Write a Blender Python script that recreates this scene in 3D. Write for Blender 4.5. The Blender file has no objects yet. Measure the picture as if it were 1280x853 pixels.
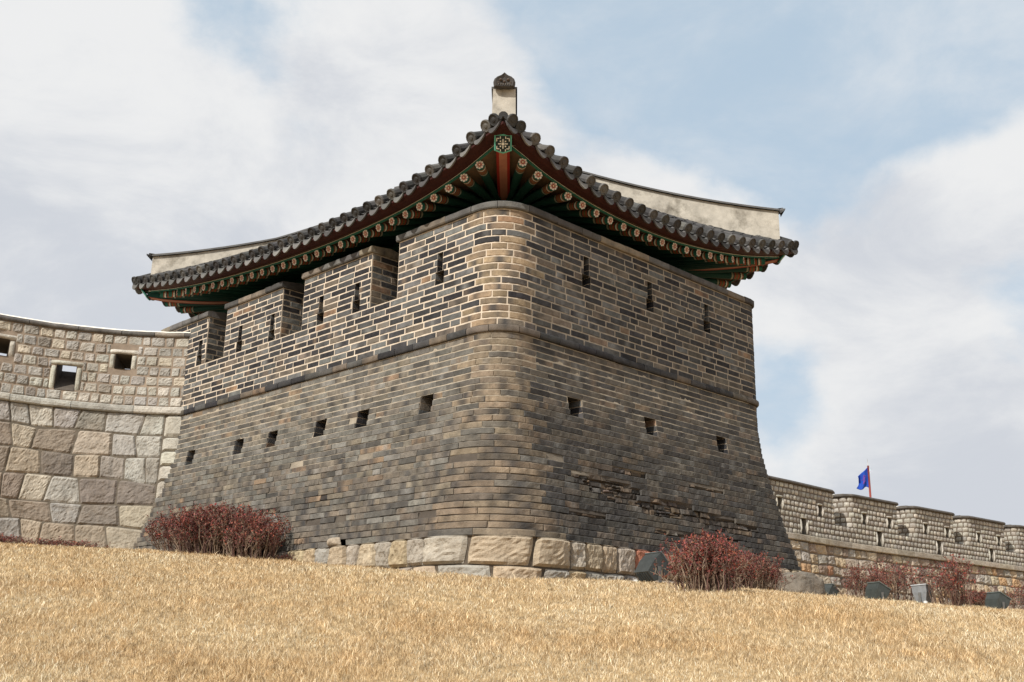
import bpy, bmesh, math, random
import numpy as np
from mathutils import Vector, Matrix, noise
R = math.radians
rnd = random.Random(7)
PI = math.pi
scene = bpy.context.scene
col = scene.collection

# ------------------------------------------------------------ camera
cam = bpy.data.cameras.new('camera'); co = bpy.data.objects.new('camera', cam); col.objects.link(co)
cam.sensor_width = 36; cam.lens = 38.56; cam.clip_end = 3000; cam.clip_start = .1
pitch, roll = R(16.35), R(1.06)
fwd = Vector((0, math.cos(pitch), math.sin(pitch))); up0 = Vector((0, -math.sin(pitch), math.cos(pitch))); rt0 = Vector((1, 0, 0))
rt = rt0 * math.cos(roll) + up0 * math.sin(roll); up = up0 * math.cos(roll) - rt0 * math.sin(roll)
co.matrix_world = Matrix((rt, up, -fwd)).transposed().to_4x4()
scene.camera = co
scene.render.resolution_x = 1280; scene.render.resolution_y = 853
scene.view_settings.view_transform = 'Standard'; scene.view_settings.look = 'None'
scene.view_settings.gamma = 1; scene.view_settings.exposure = 0.0

# ------------------------------------------------------------ sun and sky
SUN_EL = R(40); SUNH = Vector((-.597, -.802, 0)).normalized()
to_sun = Vector((SUNH.x * math.cos(SUN_EL), SUNH.y * math.cos(SUN_EL), math.sin(SUN_EL)))
sl = bpy.data.lights.new('sun', 'SUN'); sl.energy = 5.0; sl.angle = R(.6); sl.color = (1, .95, .87)
so = bpy.data.objects.new('sun', sl); col.objects.link(so)
so.rotation_euler = to_sun.to_track_quat('Z', 'Y').to_euler(); so.location = to_sun * 60

W = bpy.data.worlds.new('World'); scene.world = W; W.use_nodes = True
nt = W.node_tree; nt.nodes.clear()
def N(t, **k):
    n = nt.nodes.new(t)
    for a, b in k.items(): setattr(n, a, b)
    return n
def Lk(a, b): nt.links.new(a, b)
def mth(op, a, b=None, c=None, clamp=False):
    n = N('ShaderNodeMath', operation=op, use_clamp=clamp)
    for i, v in enumerate((a, b, c)):
        if v is None: continue
        if isinstance(v, (int, float)): n.inputs[i].default_value = v
        else: Lk(v, n.inputs[i])
    return n.outputs[0]
def mixc(f, a, b):
    n = N('ShaderNodeMix', data_type='RGBA')
    for s, v in ((n.inputs[0], f), (n.inputs[6], a), (n.inputs[7], b)):
        if isinstance(v, (int, float)): s.default_value = v
        elif isinstance(v, tuple): s.default_value = (*v, 1)
        else: Lk(v, s)
    return n.outputs[2]
def maprange(v, a, b, c=0, d=1, smooth=True):
    n = N('ShaderNodeMapRange'); n.interpolation_type = 'SMOOTHSTEP' if smooth else 'LINEAR'
    Lk(v, n.inputs[0])
    for i, x in enumerate((a, b, c, d)): n.inputs[i + 1].default_value = x
    return n.outputs[0]
sky = N('ShaderNodeTexSky', sky_type='NISHITA'); sky.sun_disc = False
sky.sun_elevation = SUN_EL; sky.sun_rotation = math.atan2(SUNH.x, SUNH.y)
sky.air_density = 1.0; sky.dust_density = 2.0; sky.ozone_density = 1.5
tc = N('ShaderNodeTexCoord'); dirv = tc.outputs['Generated']
def fbm(scale, detail, rough, dist=0., off=(0, 0, 0), stretch=(1, 1, 1.5)):
    mp = N('ShaderNodeMapping'); mp.inputs['Location'].default_value = off; mp.inputs['Scale'].default_value = stretch
    Lk(dirv, mp.inputs[0])
    n = N('ShaderNodeTexNoise'); Lk(mp.outputs[0], n.inputs['Vector'])
    n.inputs['Scale'].default_value = scale; n.inputs['Detail'].default_value = detail
    n.inputs['Roughness'].default_value = rough; n.inputs['Distortion'].default_value = dist
    return n.outputs['Fac']
def ray(px, py):
    X, Y = px - 640, py - 426.5
    return (fwd * 1371 + rt * X - up * Y).normalized()
def blob(px, py, rad):          # smooth bump in the direction of the sky, rad in degrees
    d = ray(px, py)
    n = N('ShaderNodeVectorMath', operation='DOT_PRODUCT'); Lk(dirv, n.inputs[0]); n.inputs[1].default_value = d
    return maprange(n.outputs['Value'], math.cos(R(rad)), 1.0)
field = fbm(3.2, 9, .56, .15)
bias = None
for (x, y, r_, k) in [(250, 30, 8, -.13), (400, 50, 5, -.08), (930, 110, 8.5, -.30), (1080, 180, 7, -.22), (1200, 20, 9, -.32), (760, 0, 7, -.20),
                      (990, 545, 3.5, -.06), (1270, 380, 4.0, -.14), (395, 190, 3, -.16), (1150, 60, 6, -.2),
                      (60, 120, 10, .22), (560, 90, 8, .16), (850, 270, 7, .26), (1240, 200, 5.5, .24), (1100, 330, 8, .2), (150, 300, 12, .2), (1200, 540, 9, .16), (450, 250, 8, .14)]:
    v = mth('MULTIPLY', blob(x, y, r_), k)
    bias = v if bias is None else mth('ADD', bias, v)
cov = mth('ADD', mth('MULTIPLY', mth('SUBTRACT', field, .5), 1.5), bias)
cov = mth('ADD', cov, .13)
mask = maprange(cov, -.12, .14)
wisp = mth('MULTIPLY', maprange(fbm(6, 8, .62, .3, (3, 1, 2)), .35, .8), .55)
mask = mth('MAXIMUM', mask, wisp)
shade = fbm(4.6, 9, .62, .3, (5, 5, 5), (1, 1, 2.0))
shade = mth('ADD', shade, mth('MULTIPLY', mth('ADD', blob(60, 350, 13), blob(1180, 620, 8)), -.22))
shade = mth('ADD', shade, mth('MULTIPLY', mth('ADD', blob(880, 235, 6), mth('ADD', blob(1230, 130, 6), blob(120, 150, 9))), .14))
ccol = mixc(maprange(shade, .26, .62), (6.3, 6.6, 7.15), (8.5, 8.55, 8.6))
blue = mixc(.80, sky.outputs[0], (5.6, 6.95, 8.2))
final = mixc(mask, blue, ccol)
bg = N('ShaderNodeBackground'); bg.inputs['Strength'].default_value = .10; Lk(final, bg.inputs[0])
wo = N('ShaderNodeOutputWorld'); Lk(bg.outputs[0], wo.inputs[0])

# ------------------------------------------------------------ materials
def material(name, base=None, attr=False, rough=.9, bdist=.01, noise_amt=.25, nscale=12., tint=None, tintscale=1.5, tintamt=.5, bump=.3, bscale=60., metallic=0., spec=.25, speck=0.):
    m = bpy.data.materials.new(name); m.use_nodes = True; t = m.node_tree; t.nodes.clear()
    o = t.nodes.new('ShaderNodeOutputMaterial'); b = t.nodes.new('ShaderNodeBsdfPrincipled'); t.links.new(b.outputs[0], o.inputs[0])
    b.inputs['Roughness'].default_value = rough; b.inputs['Metallic'].default_value = metallic
    b.inputs['Specular IOR Level'].default_value = spec
    tcn = t.nodes.new('ShaderNodeTexCoord'); geo = tcn.outputs['Object']
    if attr:
        a = t.nodes.new('ShaderNodeAttribute'); a.attribute_name = 'Col'; c = a.outputs['Color']
    else:
        a = t.nodes.new('ShaderNodeRGB'); a.outputs[0].default_value = (*base, 1); c = a.outputs[0]
    def noi(sc, det=6, ro=.6):
        n = t.nodes.new('ShaderNodeTexNoise'); n.inputs['Scale'].default_value = sc; n.inputs['Detail'].default_value = det
        n.inputs['Roughness'].default_value = ro; t.links.new(geo, n.inputs['Vector']); return n.outputs['Fac']
    def mr(v, a_, b_, c_, d_):
        n = t.nodes.new('ShaderNodeMapRange'); t.links.new(v, n.inputs[0])
        for i, x in enumerate((a_, b_, c_, d_)): n.inputs[i + 1].default_value = x
        return n.outputs[0]
    def mx(mode, f, x, y):
        n = t.nodes.new('ShaderNodeMix'); n.data_type = 'RGBA'; n.blend_type = mode
        for s, v in ((n.inputs[0], f), (n.inputs[6], x), (n.inputs[7], y)):
            if isinstance(v, (int, float)): s.default_value = v
            elif isinstance(v, tuple): s.default_value = (*v, 1)
            else: t.links.new(v, s)
        return n.outputs[2]
    def grey(v):
        n = t.nodes.new('ShaderNodeCombineColor')
        for i in range(3): t.links.new(v, n.inputs[i])
        return n.outputs[0]
    if tint: c = mx('MIX', mr(noi(tintscale, 7, .65), .48, .72, 0, tintamt), c, tint)
    if noise_amt: c = mx('MULTIPLY', 1.0, c, grey(mr(noi(nscale, 8, .65), .25, .75, 1 - noise_amt, 1 + noise_amt)))
    if speck: c = mx('MULTIPLY', 1.0, c, grey(mr(noi(140, 3, .7), .3, .7, 1 - speck, 1 + speck)))
    t.links.new(c, b.inputs['Base Color'])
    if bump:
        bn = t.nodes.new('ShaderNodeBump'); bn.inputs['Strength'].default_value = bump; bn.inputs['Distance'].default_value = bdist
        t.links.new(noi(bscale, 5, .6), bn.inputs['Height']); t.links.new(bn.outputs[0], b.inputs['Normal'])
    return m
M = {}
M['brick'] = material('grey_brick', attr=True, noise_amt=.5, nscale=13, tint=(.030, .028, .026), tintscale=6.5, tintamt=.9, bump=.7, bscale=60, speck=.2)
M['mortar'] = material('lime_mortar', attr=True, noise_amt=.28, nscale=8, bump=.4, bscale=90)
M['stone'] = material('granite', attr=True, noise_amt=.30, nscale=9, tint=(.20, .155, .11), tintscale=2.6, tintamt=.45, bump=.9, bscale=26, bdist=.022, speck=.22)
M['tile'] = material('fired_roof_tile', attr=True, noise_amt=.35, nscale=6, bump=.3, bscale=50, rough=.75)
M['plaster'] = material('lime_plaster', base=(.42, .39, .335), noise_amt=.25, nscale=5, tint=(.13, .115, .09), tintscale=3.6, tintamt=1.0, bump=.4, bscale=22, speck=.1)
M['lime'] = material('lime_cap', base=(.78, .74, .66), noise_amt=.12, nscale=5, bump=.3, bscale=40)
M['limedirty'] = material('weathered_lime', base=(.58, .53, .44), noise_amt=.25, nscale=3, tint=(.24, .2, .15), tintscale=1.2, tintamt=.7, bump=.3, bscale=30)
M['paint'] = material('painted_timber', attr=True, noise_amt=.2, nscale=7, rough=.7, bump=.15, bscale=40)
M['grassblade'] = material('dry_grass', attr=True, noise_amt=0, bump=0, rough=.8, spec=.1)
M['soil'] = material('dry_turf', base=(.40, .28, .145), noise_amt=.4, nscale=9, tint=(.25, .15, .07), tintscale=.9, tintamt=.5, bump=.8, bscale=60, speck=.3)
M['twig'] = material('twig', attr=True, noise_amt=.2, nscale=20, bump=0)
M['leaf'] = material('dry_leaf', attr=True, noise_amt=.1, nscale=20, bump=0, rough=.6)
M['enamel'] = material('weathered_enamel', attr=True, noise_amt=.25, nscale=9, rough=.5, bump=.1, spec=.4, speck=.1)
M['glass'] = material('lamp_glass', base=(.03, .035, .04), noise_amt=.1, rough=.15, bump=0, spec=.5)
M['cloth'] = material('flag_cloth', attr=True, noise_amt=.12, nscale=9, rough=.8, bump=.1)

# ------------------------------------------------------------ mesh builder
class MB:
    def __init__(s): s.v = []; s.f = []; s.c = []
    def add(s, vs, fs, c):
        o = len(s.v); s.v += [tuple(x) for x in vs]; s.f += [tuple(i + o for i in f) for f in fs]
        if isinstance(c, list): s.c += c
        else: s.c += [c] * len(vs)
    def grid(s, rows, c, flip=False, closed=False):
        o = len(s.v); nr = len(rows); nc = len(rows[0])
        for r_ in rows: s.v += [tuple(x) for x in r_]
        if isinstance(c, list): s.c += c
        else: s.c += [c] * (nr * nc)
        for i in range(nr - 1):
            for j in range(nc if closed else nc - 1):
                k = (j + 1) % nc
                f = (o + i * nc + j, o + i * nc + k, o + (i + 1) * nc + k, o + (i + 1) * nc + j)
                s.f.append(f[::-1] if flip else f)
    def box(s, c0, ax, ay, az, c):    # centre, three half-axis vectors
        c0 = Vector(c0); vs = []
        for k in (-1, 1):
            for j in (-1, 1):
                for i in (-1, 1): vs.append(c0 + i * ax + j * ay + k * az)
        s.add(vs, [(0, 2, 3, 1), (4, 5, 7, 6), (0, 1, 5, 4), (2, 6, 7, 3), (0, 4, 6, 2), (1, 3, 7, 5)], c)
    def tube(s, pts, rad, n, c, cap=True, colf=None):
        rings = []; pts = [Vector(p) for p in pts]; cc = []
        for i, p in enumerate(pts):
            t_ = (pts[min(i + 1, len(pts) - 1)] - pts[max(i - 1, 0)]).normalized()
            a = Vector((0, 0, 1)) if abs(t_.z) < .9 else Vector((1, 0, 0))
            x = t_.cross(a).normalized(); y = x.cross(t_)
            rr = rad[i] if isinstance(rad, (list, tuple)) else rad
            rings.append([p + (x * math.cos(2 * PI * k / n) + y * math.sin(2 * PI * k / n)) * rr for k in range(n)])
            cc += [colf(i) if colf else c] * n
        o = len(s.v); s.grid(rings, cc, closed=True)
        if cap:
            s.f.append(tuple(o + k for k in range(n))); m = o + (len(pts) - 1) * n
            s.f.append(tuple(m + k for k in range(n))[::-1])
    def build(s, name, mat, parent=None, smooth=False):
        me = bpy.data.meshes.new(name); me.from_pydata(s.v, [], s.f)
        ca = me.color_attributes.new('Col', 'FLOAT_COLOR', 'POINT')
        a = np.ones((len(s.v), 4), dtype=np.float32); a[:, :3] = np.array(s.c, dtype=np.float32).reshape(-1, 3)
        ca.data.foreach_set('color', a.ravel())
        me.materials.append(mat)
        if smooth: me.polygons.foreach_set('use_smooth', [True] * len(me.polygons))
        me.update()
        ob = bpy.data.objects.new(name, me); col.objects.link(ob)
        if parent:
            ob.parent = parent
            ob.matrix_parent_inverse = parent_world(parent).inverted()
        return ob
def parent_world(o):
    m = Matrix.LocRotScale(o.location, o.rotation_euler, o.scale)
    while o.parent:
        m = parent_world(o.parent) @ o.matrix_parent_inverse @ m; break
    return m
def tag(o, label=None, cat=None, group=None, kind=None):
    for k, v in (('label', label), ('category', cat), ('group', group), ('kind', kind)):
        if v: o[k] = v
    return o
def empty(name, loc, label=None, cat=None, group=None):
    o = bpy.data.objects.new(name, None); o.empty_display_size = .3; o.location = loc; col.objects.link(o)
    return tag(o, label, cat, group)
def nz(x, y, z=0., s=1.): return noise.noise(Vector((x * s, y * s, z * s)))
def lerp(a, b, t): return a + (b - a) * t
def jit(c, a=.12, r_=rnd):
    k = 1 + r_.uniform(-a, a); return tuple(max(.005, x * k * (1 + r_.uniform(-.018, .018))) for x in c)

# ------------------------------------------------------------ ground
def ground_z(x, y):
    a = -1.6 + .213 * y - .012 * x
    b = -.10 - .040 * x + .082 * y
    if y > 45: b = -.10 - .040 * x + .082 * 45 + .0 * y
    b -= .022 * max(0, min(x, 40) - 2.0)
    k = .10; h = max(0, k - abs(a - b)) / k
    z = min(a, b) - h * h * k * .25
    z = max(z, -6)
    z += .05 * nz(x, y, 0, .35) + .02 * nz(x, y, 5, 1.3)
    return z
xs = sorted(set([-400, -250, -150, -90, -60, -40, -30, -24] + [round(-20 + .5 * i, 2) for i in range(95)] + [32, 38, 46, 60, 90, 150, 250, 400]))
ys = sorted(set([-400, -200, -100, -50, -25, -10, -4] + [round(.4 * i, 2) for i in range(120)] + [50, 55, 65, 80, 120, 200, 400, 900]))
g = MB(); g.grid([[(x, y, ground_z(x, y)) for x in xs] for y in ys], (.4, .28, .14))
go = g.build('ground', M['soil'], smooth=True); tag(go, kind='structure')

# ------------------------------------------------------------ tower plan
C0 = Vector((-.150, 12.278)); AL = R(45.35)
dL = Vector((-math.cos(AL), math.sin(AL))); dR = Vector((math.sin(AL), math.cos(AL)))
nL = -dR; nR = -dL
LL, LR = 8.6, 5.57
RC, RE = .44, .25
# perimeter pieces: s grows from the left back, round the front corner, to the right back
class Path:
    def __init__(s, pieces): s.p = pieces; s.len = sum(x[1] for x in pieces)
    def at(s, t, off):
        acc = s.s0; i = 0
        while i < len(s.p) - 1 and t > acc + s.p[i][1]: acc += s.p[i][1]; i += 1
        k = s.p[i]; q = t - acc
        if k[0] == 'l':
            return k[2] + k[3] * q + k[4] * off, k[4], k[3]
        a = k[3] + q / k[4]
        n = Vector((math.cos(a), math.sin(a)))
        return k[2] + n * (k[4] + off), n, Vector((-n.y, n.x))
def ang(v): return math.atan2(v.y, v.x)
cF = C0 + (dL + dR) * RC
cRt = C0 + dR * (LR - RE) + dL * RE
cLf = C0 + dL * (LL - RE) + dR * RE
BACK = 7.0
path = Path([
    ('l', LR - RE - .3, C0 + dL * LL + dR * (LR - .3), -dR, dL),
    ('a', PI / 2 * RE, cLf, ang(dL), RE),
    ('l', LL - RE - RC, C0 + dL * (LL - RE), -dL, nL),
    ('a', PI / 2 * RC, cF, ang(nL), RC),
    ('l', LR - RE - RC, C0 + dR * RC, dR, nR),
    ('a', PI / 2 * RE, cRt, ang(nR), RE),
    ('l', LL - RE, C0 + dR * LR + dL * RE, dL, dR)])
mid = (LR - RE - .3) + PI / 2 * RE + (LL - RE - RC) + PI / 4 * RC
path.s0 = -mid
SMIN = -mid; SMAX = path.len - mid
K = RC - PI / 4 * RC
def sL(u): return -(u - K)
def sR(u): return u - K
SRC = sR(LR - RE)                 # start of right-hand end arc
SRE = SRC + PI / 2 * RE
prof = [(1.0, .64), (1.345, .50), (1.94, .317), (2.54, .152), (3.03, .045), (3.4, .005), (3.77, 0.), (9, 0.)]
def off_at(z):
    if z <= prof[0][0]: return prof[0][1] + (prof[0][0] - z) * .4
    for (a, b), (c, d) in zip(prof, prof[1:]):
        if z <= c:
            t = (z - a) / (c - a); return b + (d - b) * t
    return 0.
def P3(s, z, d=0., base=None):
    o = (off_at(z) if base is None else base) + d
    p, n, t = path.at(s, o)
    return Vector((p.x, p.y, z))

GREY = [((.090, .086, .080), 1.8), ((.140, .134, .120), 4), ((.185, .178, .160), 3.5), ((.165, .143, .115), 4), ((.215, .18, .135), 1.4), ((.26, .175, .11), .3), ((.050, .048, .047), .9)]
TAN = [((.30, .22, .145), 4), ((.25, .19, .125), 3.5), ((.36, .27, .175), 1.4), ((.20, .155, .11), 2.6), ((.10, .09, .08), .9), ((.14, .125, .105), 1.2)]
DARK = [((.056, .055, .055), 4), ((.082, .079, .074), 4), ((.11, .097, .080), 3), ((.14, .113, .088), 1.2), ((.033, .032, .033), 2.6), ((.18, .13, .09), .25)]
UPPER = [((.045, .044, .046), 4), ((.080, .079, .078), 3.5), ((.135, .136, .132), 2.6), ((.15, .125, .10), 1.5), ((.26, .165, .105), .35), ((.028, .027, .030), 3)]
def pick(L):
    t = rnd.uniform(0, sum(w for _, w in L))
    for c, w in L:
        t -= w
        if t <= 0: return c
    return L[-1][0]
def brick_col(s, z, kind):
    if kind == 'side': return jit(pick(UPPER), .2)
    w = max(0, min(1, (.54 - abs(s - .0)) / .16))
    if z > 4.75: w *= .6
    if rnd.random() < w * .92:
        t_ = jit(pick(TAN), .15)
        return tuple(lerp(x, y, .30) for x, y in zip(t_, (.14, .125, .105))) if z < 3.7 else t_
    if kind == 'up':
        return jit(pick(UPPER if s < 0 else DARK if rnd.random() < .6 else UPPER), .2)  # more dark bricks right of the corner, painting in that face's shade
    if s > .4: return jit(pick(DARK), .2)  # darker palette puts shade into the right face's colour
    return jit(pick(GREY), .2)

def brick(mb, P, u0, u1, z0, z1, d, c, nu=4, rough=.003, edge=.004, bev=.006, dt=0., db=0., bu=None):
    """P(u,z,d): one brick with an uneven front and worn edges"""
    bu = bev * 1.2 if bu is None else bu
    us = [u0, u0 + bu] + [lerp(u0, u1, (i + 1) / nu) for i in range(nu - 1)] + [u1 - bu, u1]
    zs = [z0, z0 + bev, z1 - bev, z1]
    sd = rnd.uniform(0, 100)
    lum = c[0] + c[1] + c[2]; warm = c[0] / max(.01, c[2])
    marks = []
    if warm > 1.3 and lum > .38 and rnd.random() < .62: marks = [(rnd.uniform(u0, u1), rnd.uniform(.035, .085), rnd.uniform(.55, .95), (.05, .05, .052))]
    elif rnd.random() < .3: marks = [(rnd.uniform(u0, u1), rnd.uniform(.03, .1), rnd.uniform(.3, .7), rnd.choice([(.04, .04, .042), (.24, .235, .22), (.22, .16, .11)]))]
    cl_ = []
    rows = []
    for j, z in enumerate(zs):
        row = []
        for u in us:
            k_ = 1 + .30 * nz(u * 16 + sd, z * 26, sd); q_ = tuple(x * k_ for x in c)
            for (mu, mw, ma, mc) in marks:
                a_ = ma * math.exp(-((u - mu) / mw) ** 2); q_ = tuple(lerp(x, y_, a_) for x, y_ in zip(q_, mc))
            cl_.append(q_)
        for i, u in enumerate(us):
            e = (bu > .003 and i in (0, len(us) - 1)) or (j in (0, 3))
            f = (z - z0) / (z1 - z0)
            dd = d + lerp(db, dt, f) - (bev if e else 0) + rough * nz(u * 14 + sd, z * 20, sd)
            if e: dd -= abs(nz(u * 9 + sd, z * 9)) * edge * 1.5
            zz = z + (edge * .6 * nz(u * 6, sd, 3) if j in (0, 3) else 0)
            row.append(P(u, zz, dd))
        rows.append(row)
    mb.grid(rows, cl_)
    # sides back to the bed
    n = len(us)
    bk_ = min(-.012, d - .03)
    bot = [P(u, z0, bk_) for u in us]; top = [P(u, z1, bk_) for u in us]
    mb.grid([bot, rows[0]], c); mb.grid([rows[3], top], c)
    l = [P(u0, z, bk_) for z in zs]; r_ = [P(u1, z, bk_) for z in zs]
    mb.grid([l, [rows[j][0] for j in range(4)]], c, flip=True); mb.grid([[rows[j][-1] for j in range(4)], r_], c, flip=True)

def lay(mb, P, u0, u1, z0, h, n, kind, openings=(), gap=.011, vgap=None, d=.004, L=.34, edge=.003, rough=.003, colf=None, hook=None, start=0):
    vgap = vgap or gap
    for i in range(n):
        za = z0 + i * h; zb = za + h - gap
        u = u0 - (L * .5 if (i + start) % 2 else 0) - rnd.uniform(0, .06) * (L / .355)
        while u < u1 - .02:
            ln = L * rnd.choice([1, 1, 1, 1, .97, 1.04, .52, .8]) + rnd.uniform(-.012, .012)
            a, b = max(u, u0 + gap * .3), min(u + ln, u1 - gap * .3)
            u += ln + vgap
            segs = [(a, b)]
            for (oa, ob, oz0, oz1) in openings:
                if zb > oz0 + .01 and za < oz1 - .01:
                    ns = []
                    for (p, q) in segs:
                        if q <= oa or p >= ob: ns.append((p, q)); continue
                        if p < oa: ns.append((p, oa))
                        if q > ob: ns.append((ob, q))
                    segs = ns
            for (p, q) in segs:
                if q - p < .03: continue
                cc = colf(p, za) if colf else brick_col((p + q) / 2, za, kind)
                kw = dict(d=d + rnd.uniform(-.0015, .0025), edge=edge, rough=rough)
                if hook:
                    r_ = hook((p + q) / 2, za, kw, cc)
                    if r_ is None: continue
                    cc = r_
                if kw.get('frag'):
                    x = p
                    while x < q - .02:
                        y = min(q, x + rnd.uniform(.06, .28)); zc_ = za
                        for zh in ([h * .5, h * .5] if rnd.random() < .35 else [h]):
                            brick(mb, P, x, y, zc_ + rnd.uniform(0, .01), zc_ + zh - rnd.uniform(0, .012), rnd.uniform(-.045, .004), jit(rnd.choice([cc, cc, (.045, .038, .032), (.12, .088, .06)]), .3), nu=4, edge=.022, rough=.028, bev=.009)
                            zc_ += zh
                        x = y + .004
                    continue
                brick(mb, P, p, q, za, zb, kw['d'], cc, nu=max(3, int((q - p) / .038)), edge=kw['edge'], rough=kw['rough'], dt=kw.get('dt', 0), db=kw.get('db', 0), bu=kw.get('bu'))

def backing(mb, P, u0, u1, zs, openings, colf, step=.11, d=0.):
    us = set([u0, u1]); k = max(1, int((u1 - u0) / step))
    for i in range(k + 1): us.add(lerp(u0, u1, i / k))
    for (a, b, c, e) in openings:
        for x in (a, b):
            if u0 < x < u1: us.add(x)
    us = sorted(us); z2 = sorted(set(list(zs) + [x for o in openings for x in (o[2], o[3]) if zs[0] < x < zs[-1]]))
    idx = {}
    for j, z in enumerate(z2):
        for i, u in enumerate(us):
            idx[i, j] = len(mb.v); mb.v.append(tuple(P(u, z, d))); mb.c.append(colf(u, z))
    for j in range(len(z2) - 1):
        for i in range(len(us) - 1):
            um, zm = (us[i] + us[i + 1]) / 2, (z2[j] + z2[j + 1]) / 2
            if any(a < um < b and c < zm < e for (a, b, c, e) in openings): continue
            mb.f.append((idx[i, j], idx[i + 1, j], idx[i + 1, j + 1], idx[i, j + 1]))

def recess(mbb, mbm, P, a, b, z0, z1, depth, h, floor_drop=0., mort=(.42, .35, .27), cfn=None, hollow=False):
    """walls of an opening running into the masonry; jambs show brick courses"""
    n = max(1, round((z1 - z0) / h))
    def q(vs): mbm.add(vs, [(0, 1, 2, 3)], mort)
    for (u, sgn) in ((a, 1), (b, -1)):
        q([P(u, z0 - floor_drop, -depth), P(u, z0, .0), P(u, z1, .0), P(u, z1, -depth)])
        for i in range(n):
            za, zb = z0 + i * h + .002, z0 + (i + 1) * h - .011
            c = cfn() if cfn else jit(pick(UPPER), .2)
            e = .006 * sgn
            cuts = [0., min(.17, depth) if i % 2 else min(.34, depth), depth]
            for d0, d1 in zip(cuts, cuts[1:]):
                if d1 - d0 < .02: continue
                vs = [P(u + e, za, -d0 - .004), P(u + e, za, -d1 + .006), P(u + e, zb, -d1 + .006), P(u + e, zb, -d0 - .004)]
                bk = [P(u - e * .5, za, -d0), P(u - e * .5, za, -d1), P(u - e * .5, zb, -d1), P(u - e * .5, zb, -d0)]
                mbb.add(vs + bk, [(0, 1, 2, 3), (0, 3, 7, 4), (0, 4, 5, 1), (3, 2, 6, 7)], jit(c, .15))
    dk = (.06, .055, .05)  # floor, head and back coloured dark in place of deep shade
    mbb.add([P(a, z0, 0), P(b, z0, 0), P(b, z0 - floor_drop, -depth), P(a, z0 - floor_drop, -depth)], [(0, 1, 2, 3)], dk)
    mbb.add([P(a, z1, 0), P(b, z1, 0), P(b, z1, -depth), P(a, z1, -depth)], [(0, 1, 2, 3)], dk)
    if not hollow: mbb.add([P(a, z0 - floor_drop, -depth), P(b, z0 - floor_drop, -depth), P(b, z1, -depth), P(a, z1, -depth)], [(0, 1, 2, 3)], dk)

tower = empty('guard_tower', (1.2, 14.6, .9), 'grey brick corner tower with battered walls, painted eaves and curved tiled roof', 'tower')

# ---- lower battered wall
ZB, NBL = 1.32, 31; HB = 2.45 / NBL
ZS = ZB + HB * NBL            # 3.77
wz0, wz1 = ZB + 20 * HB, ZB + 23 * HB + .0
wins = []
for u, w in ((1.21, .25), (2.48, .25), (3.42, .25), (4.59, .24), (5.49, .24), (6.91, .24)): wins.append((sL(u) - w / 2, sL(u) + w / 2, wz0, wz1))
for u in (1.27, 2.76, 4.38): wins.append((sR(u) - .125, sR(u) + .125, wz0, wz1))
gapo = (sL(2.35), sL(2.05), ZB - .01, ZB + HB * 1.0)
opn = wins + [gapo]
SA, SB = SMIN + .0, SMAX - .1
mw = MB(); mm = MB()
def erode(s, z):
    e = 0
    for (cx, cz, rx, rz, k) in ((1.55, 2.02, .75, .13, 1.), (2.75, 1.86, 1.1, .14, 1.), (4.1, 1.75, .9, .13, .9), (3.3, 1.55, 1.4, .07, .6), (1.2, 1.62, .9, .06, .62), (3.6, 2.25, 1.5, .05, .58), (2.0, 2.28, .8, .04, .6), (4.9, 2.6, .3, .1, .5), (-3.3, 1.9, 1.2, .25, .35), (-5.2, 1.7, 1., .2, .4), (2.2, 2.45, 1.2, .06, .5)):
        q = ((s - cx) / rx) ** 2 + ((z - cz) / rz) ** 2
        e = max(e, k * math.exp(-q * q))
    return e + .45 * nz(s * 1.6, z * 11, 3)
lum3 = lambda c: sum(c)
row_d = [rnd.uniform(-1, 1) for _ in range(80)]
def low_hook(s, z, kw, c):
    low = max(0, min(1, (3.3 - z) / 1.6))
    st = off_at(z) - off_at(z + HB)
    kw['dt'] = st * .75; kw['db'] = -st * .05 - .002
    ri = int(round((z - ZB) / HB)); kw['d'] = .004 + .008 * low + .009 * low * row_d[ri] * (.6 + .8 * nz(s * .7, ri * 1.7)) + rnd.uniform(-.002, .003) * (1 + low)
    if low > .5 and s < .4 and rnd.random() < .5 * low: c = tuple(lerp(x, y, .45) for x, y in zip(c, (.155, .115, .085)))
    kw['edge'] = .004 + .010 * low
    if rnd.random() < .7: kw['bu'] = .002
    if lum3(c) > 0: c = tuple(lerp(x * 1.08, y, .22 if abs(s) < .6 else .32) for x, y in zip(c, (.150, .138, .116) if s < .45 else (.105, .096, .084)))  # right face blends to a darker base, shade put into the colour
    kw['rough'] = .004 + .007 * low
    e = erode(s, z)
    if e > .55:
        kw['frag'] = 1; kw['rough'] = .030; kw['edge'] = .02; kw['dt'] = 0; kw['db'] = 0
        return jit(rnd.choice([(.085, .065, .048), (.12, .088, .06), (.06, .048, .038), (.10, .078, .06), (.05, .043, .038)]), .25)
    if rnd.random() < .02 * low: return None
    return c
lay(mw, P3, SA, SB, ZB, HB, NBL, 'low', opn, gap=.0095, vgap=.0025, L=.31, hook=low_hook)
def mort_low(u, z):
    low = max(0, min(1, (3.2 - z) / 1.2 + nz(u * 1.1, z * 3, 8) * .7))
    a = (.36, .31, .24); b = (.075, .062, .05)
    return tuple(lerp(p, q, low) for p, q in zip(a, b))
def P3m(s, z, d=0.):
    e = erode(s, z); return P3(s, z, d - .05 * max(0, min(1, (e - .3) / .25)))
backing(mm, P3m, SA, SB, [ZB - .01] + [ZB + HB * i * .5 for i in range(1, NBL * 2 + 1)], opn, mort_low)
for (a, b, c, e) in wins: recess(mw, mm, P3, a, b, c, e, .55, HB)
recess(mw, mm, P3, *gapo, .3, HB)
o_ = mm.build('wall_mortar', M['mortar'], None); lw = mw.build('lower_wall', M['brick'], tower); o_.parent = lw
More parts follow.
